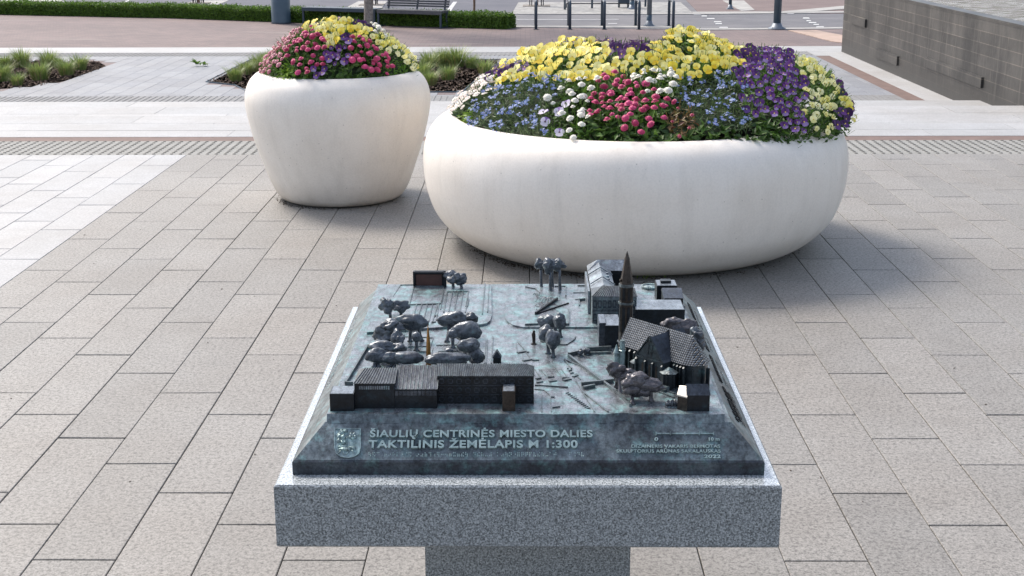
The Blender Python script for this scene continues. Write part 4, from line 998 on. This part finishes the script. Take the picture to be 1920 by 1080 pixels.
# miniature trees
tid = [0]
def mtree(blobs, trunks, rough=.16, mat=None, dy=.75):
    tid[0] += 1; base = M(*trunks[0]); r = sub('model_tree', base)
    yy = sum(M(*t).y for t in trunks)/len(trunks)
    for (cx_, cy_, rx, ry) in blobs:
        p = PD(cx_, cy_, yy); k = (p-Vector((0,0,H))).length/F
        o = MB(); o.smooth = True; o.ell(p, (rx*k*1.05, max(rx*dy, ry)*k*.85, ry*k*1.12), rough*1.5, 2.1, 4, None, tid[0]*3.1+cx_); part(o, 'crown', mat or M_br_tree, r)
    for i, (a, b) in enumerate(trunks):
        f = M(a, b); bb = min(blobs, key=lambda q: abs(q[0]-a)); top = PD(bb[0]*.35+a*.65, bb[1]+bb[3]*.4, yy); 
        o = MB(); o.smooth = True; o.tube([f, f+Vector((0,0,.004)), f.lerp(top,.4), top], [.009,.0052,.0042,.0050], 8); part(o, 'trunk', mat or M_br_tree, r)
mtree([(725,573,12.5,13)], [(733,605)], .28); mtree([(749,575,15,9)], [(752,593)], .3)
mtree([(771,603,31,14)], [(769,640),(790,639)], .12, None, .5); mtree([(781,632,8.5,9)], [(781,657)], .05)
mtree([(853,598,28,14),(883,598,13,11)], [(838,641),(880,622)], .14, None, .5); mtree([(876,622,26,17)], [(864,644),(890,640)], .12, None, .6)
mtree([(848,626,8,9)], [(849,652)], .1)
mtree([(736,611,18,11),(726,628,20,13)], [(716,650),(742,645)], .3); mtree([(747,636,12,15)], [(750,656)], .3)
mtree([(718,652,24,12),(745,654,16,10)], [(716,676),(748,676)], .16); mtree([(706,667,18,12),(735,671,24,10)], [(702,689),(709,688)], .14, None, .5)
mtree([(765,671,27,11)], [(728,690),(738,689)], .12, None, .5); mtree([(839,672,40,11)], [(815,695),(860,695)], .10, None, .4); mtree([(842,659,8,6)], [(842,672)], .1)
mtree([(878,648,21,12),(893,668,15,14)], [(893,688),(870,680)], .14, None, .6)
mtree([(845,517,11,8)], [(850,541)], .25); mtree([(858,523,14,9)], [(866,543)], .35)
mtree([(1012,496,10,9)], [(1015,540)], .22); mtree([(1030,499,13,11)], [(1032,547)], .25); mtree([(1046,496,13,9)], [(1050,546)], .3); mtree([(1031,491,11,6)], [(1036,540)], .2)
mtree([(1026,604,17,12)], [(1044,625)], .15); mtree([(1050,602,12,14)], [(1050,632)], .14)
mtree([(1024,627,14,15)], [(1028,663)], .15); mtree([(1036,636,14,16)], [(1037,669)], .12)
mtree([(1155,694,17,12),(1174,704,20,13)], [(1156,727),(1163,738)], .25, M_br_wtree, .7); mtree([(1195,712,26,13),(1190,728,22,13)], [(1185,758),(1196,742)], .2, M_br_wtree, .7)
mtree([(1218,722,24,11),(1207,733,15,10)], [(1221,752)], .16, M_br_wtree, .6)
mtree([(1237,583,21,10),(1265,581,18,10)], [(1240,602),(1262,602)], .2, None, .5)
mtree([(1262,611,20,13),(1288,617,20,14)], [(1262,650),(1290,655)], .22, M_br_wtree, .7); mtree([(1305,632,13,14),(1313,645,9,12)], [(1308,672),(1313,676)], .25)
mtree([(1088,661,5,6)], [(1089,668)], .2); mtree([(1100,659,6,6)], [(1100,665)], .2)
for a in (1253, 1260, 1266): mtree([(a,756,4.5,5.5)], [(a,763)], .3)
# roofed blocks
def block(r, x0, x1, y0, y1, z0, he, hr, ridge='x', hip=(0,0), rp=.5, mw=M_br_dark, mr=M_br_roof, ribs=0, over=.0015, wins=None, tf=None, names=('wall','roof')):
    w_ = MB(); w_.tf = tf; w_.box(x0, x1, y0, y1, z0, z0+he)
    if wins:
        w_.mi = 1
        for row in range(wins[1]):
            for c_ in range(wins[0]):
                wx = x0+(x1-x0)*(c_+.5)/wins[0]; wz = z0+he*(row+.55)/(wins[1]+.1); ww = (x1-x0)/wins[0]*.30; wh = he/wins[1]*.26
                for (a, b, c, d) in ((-ww,ww,wh*.7,wh),( -ww,ww,-wh,-wh*.7),(-ww,-ww*.75,-wh,wh),(ww*.75,ww,-wh,wh)): w_.box(wx+a, wx+b, y0-.0016, y0, wz+c, wz+d)
        if wins[1] > 1:
            for row in range(1, wins[1]): w_.box(x0, x1, y0-.0016, y0-.0003, z0+he*row/wins[1]-.0006, z0+he*row/wins[1]+.0006)
    part(w_, names[0], [mw, M_br_roof], r)
    q = MB(); q.tf = tf; X0_, X1_, Y0_, Y1_ = x0-over, x1+over, y0-over, y1+over; ze = z0+he; zr = z0+hr
    if ridge == 'x':
        yr = Y0_+(Y1_-Y0_)*rp; a = (X0_+hip[0], yr, zr); b = (X1_-hip[1], yr, zr)
        vs = [(X0_,Y0_,ze),(X1_,Y0_,ze),(X1_,Y1_,ze),(X0_,Y1_,ze),a,b]; fs = [(0,1,5,4),(2,3,4,5),(1,2,5),(3,0,4),(3,2,1,0)]
    else:
        xr = X0_+(X1_-X0_)*rp; a = (xr, Y0_+hip[0], zr); b = (xr, Y1_-hip[1], zr)
        vs = [(X0_,Y0_,ze),(X1_,Y0_,ze),(X1_,Y1_,ze),(X0_,Y1_,ze),a,b]; fs = [(0,1,4),(1,2,5,4),(2,3,5),(3,0,4,5),(3,2,1,0)]
    q.add(vs, fs)
    if ribs:
        q.mi = 1
        for i in range(ribs+1):
            t = i/ribs; s0 = Vector(vs[0]).lerp(Vector(vs[1]), t); s1 = Vector(a).lerp(Vector(b), t); q.beam(s0, s1, .0012, .0016)
    return part(q, names[1], [mr, M_br_line], r)
def flatblock(r, x0, x1, y0, y1, z0, h, mw=M_br_dark, mr=M_br_roofl, name='wall', rim=.002):
    w_ = MB(); w_.box(x0, x1, y0, y1, z0, z0+h); part(w_, name, mw, r)
    q = MB(); q.box(x0+rim, x1-rim, y0+rim, y1-rim, z0+h, z0+h+.0008); part(q, 'roof', mr, r)
# theatre complex in front left
b = M(700, 766); th = sub('model_theatre', M(619, 771), 'long miniature building with ribbed roofs and rows of windows')
y0 = M(640, 771).y; flatblock(th, M(619,771).x, M(664,771).x, y0, y0+.055, ZT_, hgt(640,771,739))
y0 = M(700, 766).y; he = hgt(700,766,719); e = PD(664,719,y0); f = PD(739,719,y0); zr = ZT_+he+.014; rg = P(700,690,zr)
block(th, e.x, f.x, y0, rg.y+.03, ZT_, he, he+.014, 'x', (P(686,690,zr).x-e.x,0), (rg.y-y0)/(rg.y+.03-y0), ribs=14)
o = MB()
for i in range(14): xx = e.x+.01+(f.x-e.x-.02)*(i+.5)/14; o.box(xx-.0017, xx+.0017, y0-.0012, y0, ZT_+he-.014, ZT_+he-.006)
part(o, 'window', M_br_roofl, th)
y0 = M(780, 765).y; he = hgt(780,765,729); e = PD(740,729,y0); f = PD(819,729,y0); zr = ZT_+he+.030; rg = P(780,685,zr)
block(th, e.x, f.x, y0-.002, rg.y+.02, ZT_, he, he+.030, 'x', (0,0), (rg.y-y0)/(rg.y+.02-y0), ribs=11)
o = MB()
for i in range(11):
    xx = e.x+(f.x-e.x)*(i+.5)/11; o.box(xx-.0036, xx+.0036, y0-.0035, y0-.002, ZT_+he-.015, ZT_+he-.004)
part(o, 'window', M_br_roof, th)
y0 = M(900, 757).y; he = hgt(900,757,705); e = PD(819.5,705,y0); f = PD(1001,705,y0); zr = ZT_+he+.018; rg = P(900,682,zr)
block(th, e.x, f.x, y0, rg.y+.035, ZT_, he, he+.018, 'x', (0,.018), (rg.y-y0)/(rg.y+.035-y0), ribs=52, wins=(11,3))
y1_ = y0; y0 = M(954, 771).y; h1 = hgt(954,771,734); flatblock(th, PD(942,771,y0).x, PD(966,771,y0).x, y0, y1_+.001, ZT_, h1, M_br_brown, M_br_roofl, 'stair_tower')
# screen with brown panel
y0 = M(805, 541).y; r = sub('model_screen', M(805, 541)); h1 = hgt(805,541,509); a = PD(775,541,y0).x; b_ = PD(836,541,y0).x
o = MB(); o.box(a, b_, y0+.006, y0+.012, ZT_, ZT_+h1); o.box(a, a+.006, y0-.004, y0+.006, ZT_, ZT_+h1); o.box(b_-.006, b_+.002, y0-.004, y0+.006, ZT_, ZT_+h1-.002); o.box(a+.006, b_-.006, y0-.003, y0+.006, ZT_+h1-.006, ZT_+h1-.001); o.box(a+.006, b_-.006, y0-.004, y0+.006, ZT_, ZT_+.004); part(o, 'frame', M_br_dark, r)
o = MB(); o.box(a+.008, b_-.012, y0+.003, y0+.0055, ZT_+.006, ZT_+h1-.010); part(o, 'panel', M_shop, r)
# gilded obelisk, little chapel, statue
q = M(804, 690); h1 = hgt(804,690,609); r = sub('model_obelisk', q); o = MB(); o.lathe([(.0068,q.z),(.0050,q.z+h1*.6),(.0006,q.z+h1)], q.x, q.y, 4); part(o, 'spire', M_gold, r); o = MB(); o.box(q.x-.009,q.x+.009,q.y-.009,q.y+.009,q.z,q.z+.006); part(o, 'plinth', M_br_dark, r)
q = M(932, 682); r = sub('model_chapel', q); block(r, q.x-.010, q.x+.010, q.y, q.y+.016, ZT_, .016, .034, 'y', (0,0), mw=M_br_dark, mr=M_br_roof)
q = M(1001, 645); h1 = hgt(1001,645,619); r = sub('model_statue', q); o = MB(); o.smooth = True; o.tube([q, q+Vector((0,0,.003)), q+Vector((0,0,h1*.35)), q+Vector((-.001,0,h1*.7)), q+Vector((0,0,h1*.86)), q+Vector((0,0,h1*.93)), q+Vector((0,0,h1))], [.009,.0042,.0045,.0052,.0032,.0038,.001], 8); part(o, 'figure', M_br_brown, r)
# courtyard building at the back
cb_ = sub('model_courtyard_building', M(1112, 609), 'miniature courtyard building with pale roofs')
y0 = M(1140, 609).y; he = hgt(1140,609,556); xl = PD(1111,556,y0).x; xr_ = PD(1194,556,y0).x; zE = ZT_+he
xw = P(1152,540,zE).x; yb = P(1101,498,zE).y
block(cb_, xl, xr_, y0, y0+.085, ZT_, he, he+.018, 'x', (.03,.02), .5, mr=M_br_roof, ribs=20, mw=M_br_base, wins=(9,2))
block(cb_, xl+.0005, xw, y0+.03, yb, ZT_, he-.001, he+.020, 'y', (.02,.03), .5, mr=M_br_roofl)
o = MB()
for t in (.35, .66): yy = y0+(yb-y0)*t; o.beam((xl-.002,yy,zE+.001), ((xl+xw)/2,yy,zE+.023), .003, .003); o.beam(((xl+xw)/2,yy,zE+.023), (xw+.002,yy,zE+.001), .003, .003)
for t in (.42,.52,.62): yy = y0+(yb-y0)*t; o.box(xw-.018, xw-.010, yy-.004, yy+.004, zE+.004, zE+.013)
o.box(xl-.008, xl-.002, y0+.09, yb-.03, ZT_, zE-.010); part(o, 'firewall', M_br_roofl, cb_)
block(cb_, xl+.002, PD(1172,500,yb).x, yb-.062, yb, ZT_, he+.001, he+.026, 'x', (.028,.0), .5, mr=M_br_roofl)
yb2 = y0
# low buildings between it and the church
r = sub('model_annex', M(1122, 640)); y0 = M(1150, 652).y; hA = hgt(1140,652,611); flatblock(r, PD(1134,652,y0).x, PD(1166,652,y0).x, y0, y0+.075, ZT_, hA, M_br_dark, M_br_roofl)
flatblock(r, PD(1121,640,y0+.06).x, PD(1134,640,y0+.06).x, y0+.012, y0+.095, ZT_, hA+.003, M_br_roof, M_br_roofl, 'side_wall')
flatblock(r, PD(1123,640,y0+.1).x, PD(1160,640,y0+.1).x, y0+.078, y0+.13, ZT_, hA-.008, M_br_dark, M_br_roofl, 'rear_wing')
r = sub('model_long_hall', M(1192, 612)); y0 = M(1230, 617).y; hB = hgt(1230,617,581); flatblock(r, PD(1190,617,y0).x, PD(1283,617,y0).x, y0, P(1200,562,ZT_+hB).y, ZT_, hB, M_br_dark, M_br_roofl)
r = sub('model_gabled_house', M(1245, 590)); y0 = M(1262, 590).y; hC = hgt(1262,590,559); block(r, PD(1246,559,y0).x, PD(1281,559,y0).x, y0, y0+.085, ZT_, hC, hC+.012, 'x', (.0,.0), .75, mr=M_br_roof)
r = sub('model_skylight_house', M(1232, 565)); y0 = M(1250, 566).y; hD = hgt(1250,566,536); flatblock(r, PD(1231,566,y0).x, PD(1269,566,y0).x, y0, y0+.065, ZT_, hD, M_br_dark, M_br_roofl)
a = PD(1239,536,y0+.02); o = MB(); o.box(a.x, a.x+.030, y0+.025, y0+.05, ZT_+hD, ZT_+hD+.008); part(o, 'skylight', M_br_dark, r)
q = M(1219, 540); r = sub('model_fountain', q); o = MB(); o.smooth = True
for i in range(28):
    t0, t1 = 6.283*i/28, 6.283*(i+1)/28; o.beam((q.x+.024*math.cos(t0), q.y+.024*math.sin(t0), ZT_), (q.x+.024*math.cos(t1), q.y+.024*math.sin(t1), ZT_), .004, .008)
part(o, 'rim', M_letter, r); o = MB(); o.smooth = True; o.ell((q.x,q.y,ZT_+.003), (.021,.021,.004), .4, 5, 3); part(o, 'basin', M_letter, r)
# church
o_ = M(1183, 680); aV = Vector((.67,-.742,0)).normalized(); nV = Vector((-.742,-.67,0)).normalized()
rs = P(1183,595,ZT_+.12); re_ = P(1298,629,ZT_+.12); aV = (re_-rs); aV.z = 0; LN = aV.length; aV.normalize(); nV = Vector((aV.y, -aV.x, 0)).normalized()
if nV.y > 0: nV = -nV
ch = bpy.data.objects.new('model_church', None); C.objects.link(ch); ch.parent = mroot; ch.location = (rs.x, rs.y, ZT_-PZ); ch.rotation_euler = (0,0,math.atan2(aV.y, aV.x)); ch['label'] = 'miniature gothic church with tall pointed spire and tiled roofs'; ch.empty_display_size = .02
# local frame: x along axis (tower at 0), -y towards the camera-left side
def cpart(mb, name, mat): return mb.build(name, mat, ch)
HE, HR, HW = .060, .120, .038
cx_ = .128; tw = .044; tf_ = .067; tb_ = .050
o = MB(); o.box(-.004, LN+.006, -HW+.003, HW-.003, 0, HE)
ap = [(LN+.006,-HW+.003),(LN+.028,-HW+.010),(LN+.042,0),(LN+.028,HW-.010),(LN+.006,HW-.003)]; o.prism(ap, 0, HE)
o.box(cx_-tw+.003, cx_+tw-.003, -tf_, tb_, 0, HE)
cpart(o, 'wall', M_br_wall)
o = MB()  # nave roof
o.add([(-.002,-HW-.002,HE-.002),(cx_-tw,-HW-.002,HE-.002),(cx_,0,HR),(-.002,0,HR),(cx_-tw,HW+.002,HE-.002),(-.002,HW+.002,HE-.002)], [(0,1,2,3),(3,2,4,5)])
o.add([(cx_,0,HR),(cx_+tw,-HW-.002,HE-.002),(LN+.008,-HW-.002,HE-.002),(LN,0,HR),(cx_+tw,HW+.002,HE-.002),(LN+.008,HW+.002,HE-.002)], [(0,1,2,3),(3,5,4,0)])
e1, e2, e3 = (LN+.033,-HW+.008,HE-.002), (LN+.048,0,HE-.002), (LN+.033,HW-.008,HE-.002)
o.add([(LN,0,HR),(LN+.008,-HW-.002,HE-.002),e1,e2,e3,(LN+.008,HW+.002,HE-.002)], [(0,1,2),(0,2,3),(0,3,4),(0,4,5)])
cpart(o, 'roof', M_tiles)
o = MB()  # transept roof
zt = HR-.007
for s, yE in ((-1, -tf_), (1, tb_)):
    o.add([(cx_,0,zt+.001),(cx_,yE,zt),(cx_-tw-.001,yE,HE-.002),(cx_-tw-.001,s*HW,HE-.002),(cx_+tw+.001,yE,HE-.002),(cx_+tw+.001,s*HW,HE-.002)], [(0,1,2,3),(5,4,1,0)])
cpart(o, 'transept_roof', M_br_roof)
o = MB()  # gables with stepped coping
for yE in (-tf_, tb_-.003):
    if yE > 0:
        for s in (-1, 1): o.beam((cx_+s*tw,-tf_-.001,HE-.003), (cx_,-tf_-.001,zt+.002), .004, .002)
        o.box(cx_-tw-.001, cx_+tw+.001, -tf_-.003, -tf_+.001, HE-.004, HE)
        for wx, wz, hh_ in ((-.008,HE+.022,.012),(.004,HE+.022,.012),(-.010,HE+.008,.010),(.002,HE+.008,.010)): o.box(cx_+wx, cx_+wx+.005, -tf_-.0012, -tf_, wz, wz+hh_)
        o.smooth = True; o.ell((cx_,-tf_-.001,HE+.045), (.004,.002,.005), 0, 1, 2)
        cpart(o, 'gable', M_br_wall); o = MB()
    o.add([(cx_-tw,yE,HE-.003),(cx_+tw,yE,HE-.003),(cx_,yE,zt-.003),(cx_-tw,yE+.003,HE-.003),(cx_+tw,yE+.003,HE-.003),(cx_,yE+.003,zt-.003)], [(0,1,2),(5,4,3),(1,4,5,2),(2,5,3,0)])
cpart(o, 'gable', M_br_wall)
# buttresses, each its own piece
for x, yf in [(.004+.0165*i, -HW) for i in range(6)]+[(x, -tf_) for x in (cx_-tw+.002, cx_-.012, cx_+.012, cx_+tw-.002)]+[(cx_+tw+i*.010, -HW+.001) for i in range(1, 5)]:
    o = MB(); o.box(x-.002, x+.002, yf-.006, yf+.004, 0, HE-.010); o.add([(x-.002,yf-.006,HE-.010),(x+.002,yf-.006,HE-.010),(x+.002,yf+.003,HE-.003),(x-.002,yf+.003,HE-.003)], [(0,1,2,3)]); cpart(o, 'buttress', M_br_wall)
for p_, q_ in (((LN+.012,-HW-.001),(LN+.016,-HW-.006)), ((LN+.029,-HW+.010),(LN+.035,-HW+.004)), ((LN+.040,-.006),(LN+.049,-.008)), ((LN+.040,.008),(LN+.049,.010))):
    o = MB(); o.beam((*p_,0),(*q_,0),.004,HE-.012); cpart(o, 'buttress', M_br_wall)
for i, x in enumerate([.0125+.0165*k for k in range(5)]+[cx_-.022, cx_, cx_+.022]):
    yy = -HW+.003 if i < 5 else -tf_; o = MB()
    pts = [(x-.0028, .014), (x+.0028, .014), (x+.0028, .040), (x, .046), (x-.0028, .040)]
    n5 = len(pts); o.add([(p[0], yy-.0009, p[1]) for p in pts]+[(p[0], yy+.0005, p[1]) for p in pts], [tuple(range(n5))]+[(k,k+5,(k+1)%5+5,(k+1)%5) for k in range(5)])
    cpart(o, 'window', M_br_brown)
# side chapels
def chapel(x, y, r_, h, name='side_chapel'):
    o = MB(); o.lathe([(r_,0),(r_,h)], x, y, 8); cpart(o, name, M_br_dark); o = MB(); o.lathe([(r_*1.12,h),(.001,h+r_*.62)], x, y, 8); cpart(o, 'chapel_roof', M_br_line)
chapel(cx_-tw-.010, -HW-.012, .018, .034); chapel(cx_+tw+.012, -HW-.022, .020, .038); chapel(cx_+tw+.022, -HW-.032, .009, .040)
o = MB(); o.box(-.022, cx_-tw+.002, -HW-.020, -HW-.010, 0, .005); o.box(cx_-tw, cx_+tw+.03, -tf_-.028, -tf_-.020, 0, .006); o.box(cx_-tw, cx_+tw+.03, -tf_-.020, -tf_-.010, 0, .011); cpart(o, 'terrace', M_br_line)
# tower: world position by pixel
def LP(p): # world to church local
    q_ = Vector(p)-Vector((rs.x, rs.y, ZT_)); return Vector((q_.dot(aV), q_.dot(Vector((-aV.y, aV.x, 0))), q_.z))
yt_ = M(1172, 668).y; TP = PD(1172, 668, yt_); tp = LP(TP)
def th_(py): return PD(1172, py, yt_).z-ZT_
kpx = (TP-Vector((0,0,H))).length/F
hs = {k: th_(k) for k in (471, 487, 532, 536, 565, 568, 600, 612, 640, 655)}
o = MB(); o.lathe([(.0195,0),(.0195,hs[655]),(.0178,hs[640]),(.0178,hs[600]),(.0172,hs[568])], tp.x, tp.y, 8)
cpart(o, 'tower', M_br_brown)
o = MB(); o.lathe([(.0205,hs[568]-.001),(.0205,hs[565])], tp.x, tp.y, 8); o.lathe([(.0192,hs[536]-.001),(.0192,hs[532]+.001)], tp.x, tp.y, 8); o.lathe([(.0215,hs[640]-.001),(.0215,hs[640]+.002)], tp.x, tp.y, 8); cpart(o, 'cornice', M_br_line)
o = MB(); o.lathe([(.0178,hs[565]),(.0172,hs[536])], tp.x, tp.y, 8); cpart(o, 'belfry', M_br_brown)
for k in range(8):
    t = 6.283*(k+.5)/8; c_ = Vector((math.cos(t), math.sin(t), 0)); s_ = Vector((-c_.y, c_.x, 0))
    for z0_, z1_ in ((hs[565]+.006, hs[536]-.006), (hs[612]-.012, hs[568]-.010)):
        o = MB(); b0 = tp+c_*.0166; b0.z = 0; vs = []
        for dz_ in (z0_, z1_):
            for ss in (-.0035, .0035): v_ = b0+s_*ss; vs += [(v_.x, v_.y, dz_)]
        v_ = b0; vs.append((v_.x, v_.y, z1_+.004)); 
        b1 = [(x+c_.x*.0008, y+c_.y*.0008, z) for x, y, z in vs]; o.add(vs+b1, [(5,6,8,9,7),(0,1,6,5),(1,3,8,6),(0,5,7,2),(3,4,9,8),(4,2,7,9)]); cpart(o, 'belfry_window', M_br_dark)
o = MB(); o.lathe([(.0172,hs[532]+.001),(.0125,hs[532]+(hs[487]-hs[532])*.45),(.0066,hs[487]),(.0072,hs[487]+.001),(.0006,hs[471])], tp.x, tp.y, 8); cpart(o, 'spire', M_br_brown)
for k in range(4):
    t = 6.283*(k+.5)/8*2+.39; o = MB(); o.smooth = True; o.ell((tp.x+.0165*math.cos(t), tp.y+.0165*math.sin(t), hs[532]+.010), (.003,.003,.004), .1, 3, 2); cpart(o, 'dormer', M_br_brown)
# corner pinnacle left of tower
q_ = LP(PD(1155, 700, M(1155,700).y)); o = MB(); hp = hgt(1155,700,655); o.lathe([(.0065,0),(.006,hp*.82),(.0072,hp*.83),(.0072,hp*.87),(.0008,hp*1.2)], q_.x, q_.y, 8); cpart(o, 'pinnacle', M_letter)
o = MB(); a_ = LP(M(1166,700)); o.lathe([(.008,0),(.0075,.055),(.009,.057),(.009,.060),(.007,.061),(.0065,.085)], a_.x, a_.y, 6); cpart(o, 'stair_turret', M_letter)
# small house bottom right with a bright roof facet
r = sub('model_cottage', M(1270, 770), 'small miniature house with one bright roof slope'); y0 = M(1300, 771).y
x0_, x1_ = PD(1288,771,y0).x, PD(1330,771,y0).x; hE = hgt(1300,771,741)
block(r, x0_, x1_, y0, y0+.040, ZT_, hE, hE+.020, 'x', (0,.004), .5, mr=M_br_roof)
M_bright = m_noise('bright_bronze', (.50,.47,.42), (.62,.58,.53), 60, .35, metal=.3)
xa = PD(1270,760,y0+.012).x; hG = hgt(1278,768,742)
w_ = MB(); w_.prism([(xa,y0+.012),(x0_-.0005,y0-.002),(x0_-.0005,y0+.034),(xa+.004,y0+.040)], ZT_, ZT_+hG); part(w_, 'porch_wall', M_br_brown, r)
w_ = MB(); zz = ZT_+hG; w_.add([(xa-.001,y0+.012,zz+.002),(x0_-.001,y0-.003,zz+.001),(x0_+.006,y0+.018,zz+.020),(xa+.006,y0+.032,zz+.017)], [(0,1,2,3)]); w_.add([(x0_-.001,y0-.003,zz+.001),(x0_-.001,y0-.003,zz-.001),(xa-.001,y0+.012,zz-.001),(xa-.001,y0+.012,zz+.002)], [(0,3,2,1)])
w_.add([(xa+.006,y0+.032,zz+.017),(x0_+.006,y0+.018,zz+.020),(x0_-.0005,y0+.034,zz),(xa+.004,y0+.040,zz)], [(0,1,2,3)]); part(w_, 'bright_roof', M_bright, r)
# -------- lettering on the front slope
sp = Vector((0, by0+.004, PZ+.034)); sdir = Vector((0, .0625, ZP-PZ-.034)).normalized(); sn = Vector((0, -sdir.z, sdir.y)).normalized()
def S(px, py): return PP(px, py, sp, sn)
def letters(text, xa, xb, yt, yb, name='lettering', ext=.0045, mat=None, off=.0):
    cu = bpy.data.curves.new(name, 'FONT'); cu.body = text; cu.size = 1; cu.extrude = .5; cu.offset = off; cu.space_character = 1.08
    ob = bpy.data.objects.new(name, cu); C.objects.link(ob)
    dg = bpy.context.evaluated_depsgraph_get(); dg.update(); me = bpy.data.meshes.new_from_object(ob.evaluated_get(dg)); bpy.data.objects.remove(ob)
    xs_ = [v.co.x for v in me.vertices]; x0, x1 = min(xs_), max(xs_)
    L0, L1 = S(xa, yb), S(xb, yb); T0 = S(xa, yt); capH = .73
    ex = (L1-L0)/(x1-x0); ey = sdir*((T0-L0).length/capH)
    for v in me.vertices: v.co = L0+ex*(v.co.x-x0)+ey*v.co.y+sn*((v.co.z+.5)*ext-.0004)-Vector((0,0,PZ))
    me.materials.clear(); me.materials.append(mat or M_worn_highlit_letter); me.update()
    o2 = bpy.data.objects.new(name, me); C.objects.link(o2); o2.parent = mroot; return o2
letters('ŠIAULIŲ CENTRINĖS MIESTO DALIES', 694, 1111, 808, 821, off=.026, ext=.0075)
letters('TAKTILINIS ŽEMĖLAPIS M 1:300', 691, 1083, 827, 841, off=.026, ext=.0075)
letters('DIZAINERIS VAKARIS BERNOTAS', 1184, 1350, 834.5, 840.5, off=.012)
letters('SKULPTORIUS ARŪNAS SAKALAUSKAS', 1156, 1351, 843.5, 849.5, off=.012)
letters('2022', 1320, 1351, 853.5, 859.5, off=.03)
letters('0', 1227, 1234, 821, 827, off=.03); letters('10 m', 1329, 1349, 821, 827, off=.03)
o = MB(); o.beam(S(1230,813.5), S(1338,813.5), .003, .003, sn)
for i in range(5): x = 1230+i*27; o.beam(S(x,810.5), S(x,817), .002, .004, sn)
part(o, 'scale_bar', M_letter)
o = MB(); o.smooth = True; random.seed(3)
x = 692
while x < 1094:
    if random.random() < .16: x += 7; continue
    for c_ in (0, 3.0):
        for k in range(3):
            if random.random() < .55: o.ell(S(x+c_, 849+k*3), (.0014,.0014,.0018), 0, 1, 2)
    x += 7.6
part(o, 'braille', M_worn_highlit_letter)
# coat of arms
o = MB(); cxp, tp_, bt = 652, 803.5, 859
def shield(s): 
    pts = [(cxp-24*s, tp_+1+ (1-s)*25), (cxp+24*s, tp_+1+(1-s)*25), (cxp+24.5*s, 838), (cxp+21*s, 847+4*s), (cxp+12*s, 851+6*s), (cxp, 852+7*s), (cxp-12*s, 851+6*s), (cxp-21*s, 847+4*s), (cxp-24.5*s, 838)]
    return [S(a, b) for a, b in pts]
q1 = shield(1.0); n9 = len(q1); o.add([p-sn*.0004 for p in q1]+[p+sn*.0022 for p in q1], [tuple(range(2*n9-1, n9-1, -1))]+[(i,(i+1)%n9,(i+1)%n9+n9,i+n9) for i in range(n9)])
for i in range(n9): o.beam(q1[i]+sn*.002, q1[(i+1)%n9]+sn*.002, .0018, .0022, sn)
part(o, 'coat_of_arms', M_letter)
o = MB(); o.smooth = True
SR = Matrix((Vector((1,0,0)), sdir, sn)).transposed()
def blob(px, py, rx, ry, h=.0035, nz=.25, sd=0): o.ell(S(px, py)+sn*.002, (rx*.00115, ry*.0015, h), nz, 4, 3, SR, sd)
blob(641,811,5,4,.005,.4,1); blob(648,809,5,3,.004,.4,2); blob(637,819,5,5,.004,.4,3); blob(643,822,6,6,.005,.5,4); blob(636,827,4,4,.004,.4,5); blob(644,830,5,4,.005,.4,6)
for k in range(5): t = k*1.2566+.3; blob(661.5+4.8*math.cos(t), 818.5+3.9*math.sin(t), 3.6, 3.2, .0035, .15, k)
blob(661.5,818.5,2.6,2.2,.0055,.1,9); o.beam(S(651,815)+sn*.002, S(651,836)+sn*.002, .0014, .002, sn)
blob(646,838,10,2,.0035,.4,11); blob(657,840,9,2,.003,.3,12); blob(648,843,12,3.0,.0045,.35,13); blob(663,841,4,2.6,.0045,.3,14)
for a, b, c, d in ((640,845,635,851),(645,846,644,853),(654,846,650,853),(660,845,664,850)): o.beam(S(a,b)+sn*.002, S(c,d)+sn*.002, .0022, .0025, sn)
part(o, 'arms_relief', M_letter)
# relief writing strokes and braille on the right slope, woven texture on the left
rn = Vector((ZP-PZ-.034, 0, .0625)).normalized(); rd = Vector((-.0625, 0, ZP-PZ-.034)).normalized()
def RS(y, t): return Vector((bx1-.004, y, PZ+.034))+rd*(t*.088)
o = MB(); random.seed(5)
for (ya, yb_, t, hh_, st) in ((2.93,3.17,.62,.012,.011),(2.96,3.14,.44,.010,.009),(3.20,3.40,.62,.012,.011),(3.45,3.64,.62,.012,.011),(3.68,3.90,.62,.012,.011)):
    y = ya
    while y < yb_:
        if random.random() > .12:
            c_ = RS(y, t); u_ = rd*hh_/2; y_ = Vector((0,.0030,0))
            o.beam(c_-u_-y_, c_+u_-y_, .0018, .0030, rn)
            if random.random() < .6: o.beam(c_+u_*random.uniform(-1,1)-y_, c_+u_*random.uniform(-1,1)+y_, .0016, .0030, rn)
            if random.random() < .6: o.beam(c_-u_+y_*random.uniform(-1,1), c_+u_+y_, .0016, .0030, rn)
        y += st
    part(o, 'side_inscription', M_br_dark); o = MB()
o.smooth = True
for (ya, yb_, t) in ((2.95,3.16,.22),(3.22,3.42,.25),(3.50,3.62,.25),(3.7,3.88,.28)):
    y = ya
    while y < yb_:
        for k in range(3):
            if random.random() < .6: o.ell(RS(y, t+k*.05), (.0012,.0012,.0012), 0, 1, 1)
        y += .0045 if random.random() < .8 else .009
    part(o, 'side_braille', M_br_dark); o = MB(); o.smooth = True
ld = Vector((.0625, 0, ZP-PZ-.034)).normalized()
for k in range(430):
    y = 3.25+random.random()*.6; t = random.uniform(.08,.30); p_ = Vector((bx0+.004, y, PZ+.034))+ld*t*.088; o.ell(p_, (.0016,.0022,.0012), .2, 3, 1)
part(o, 'left_braille', M_br_top)
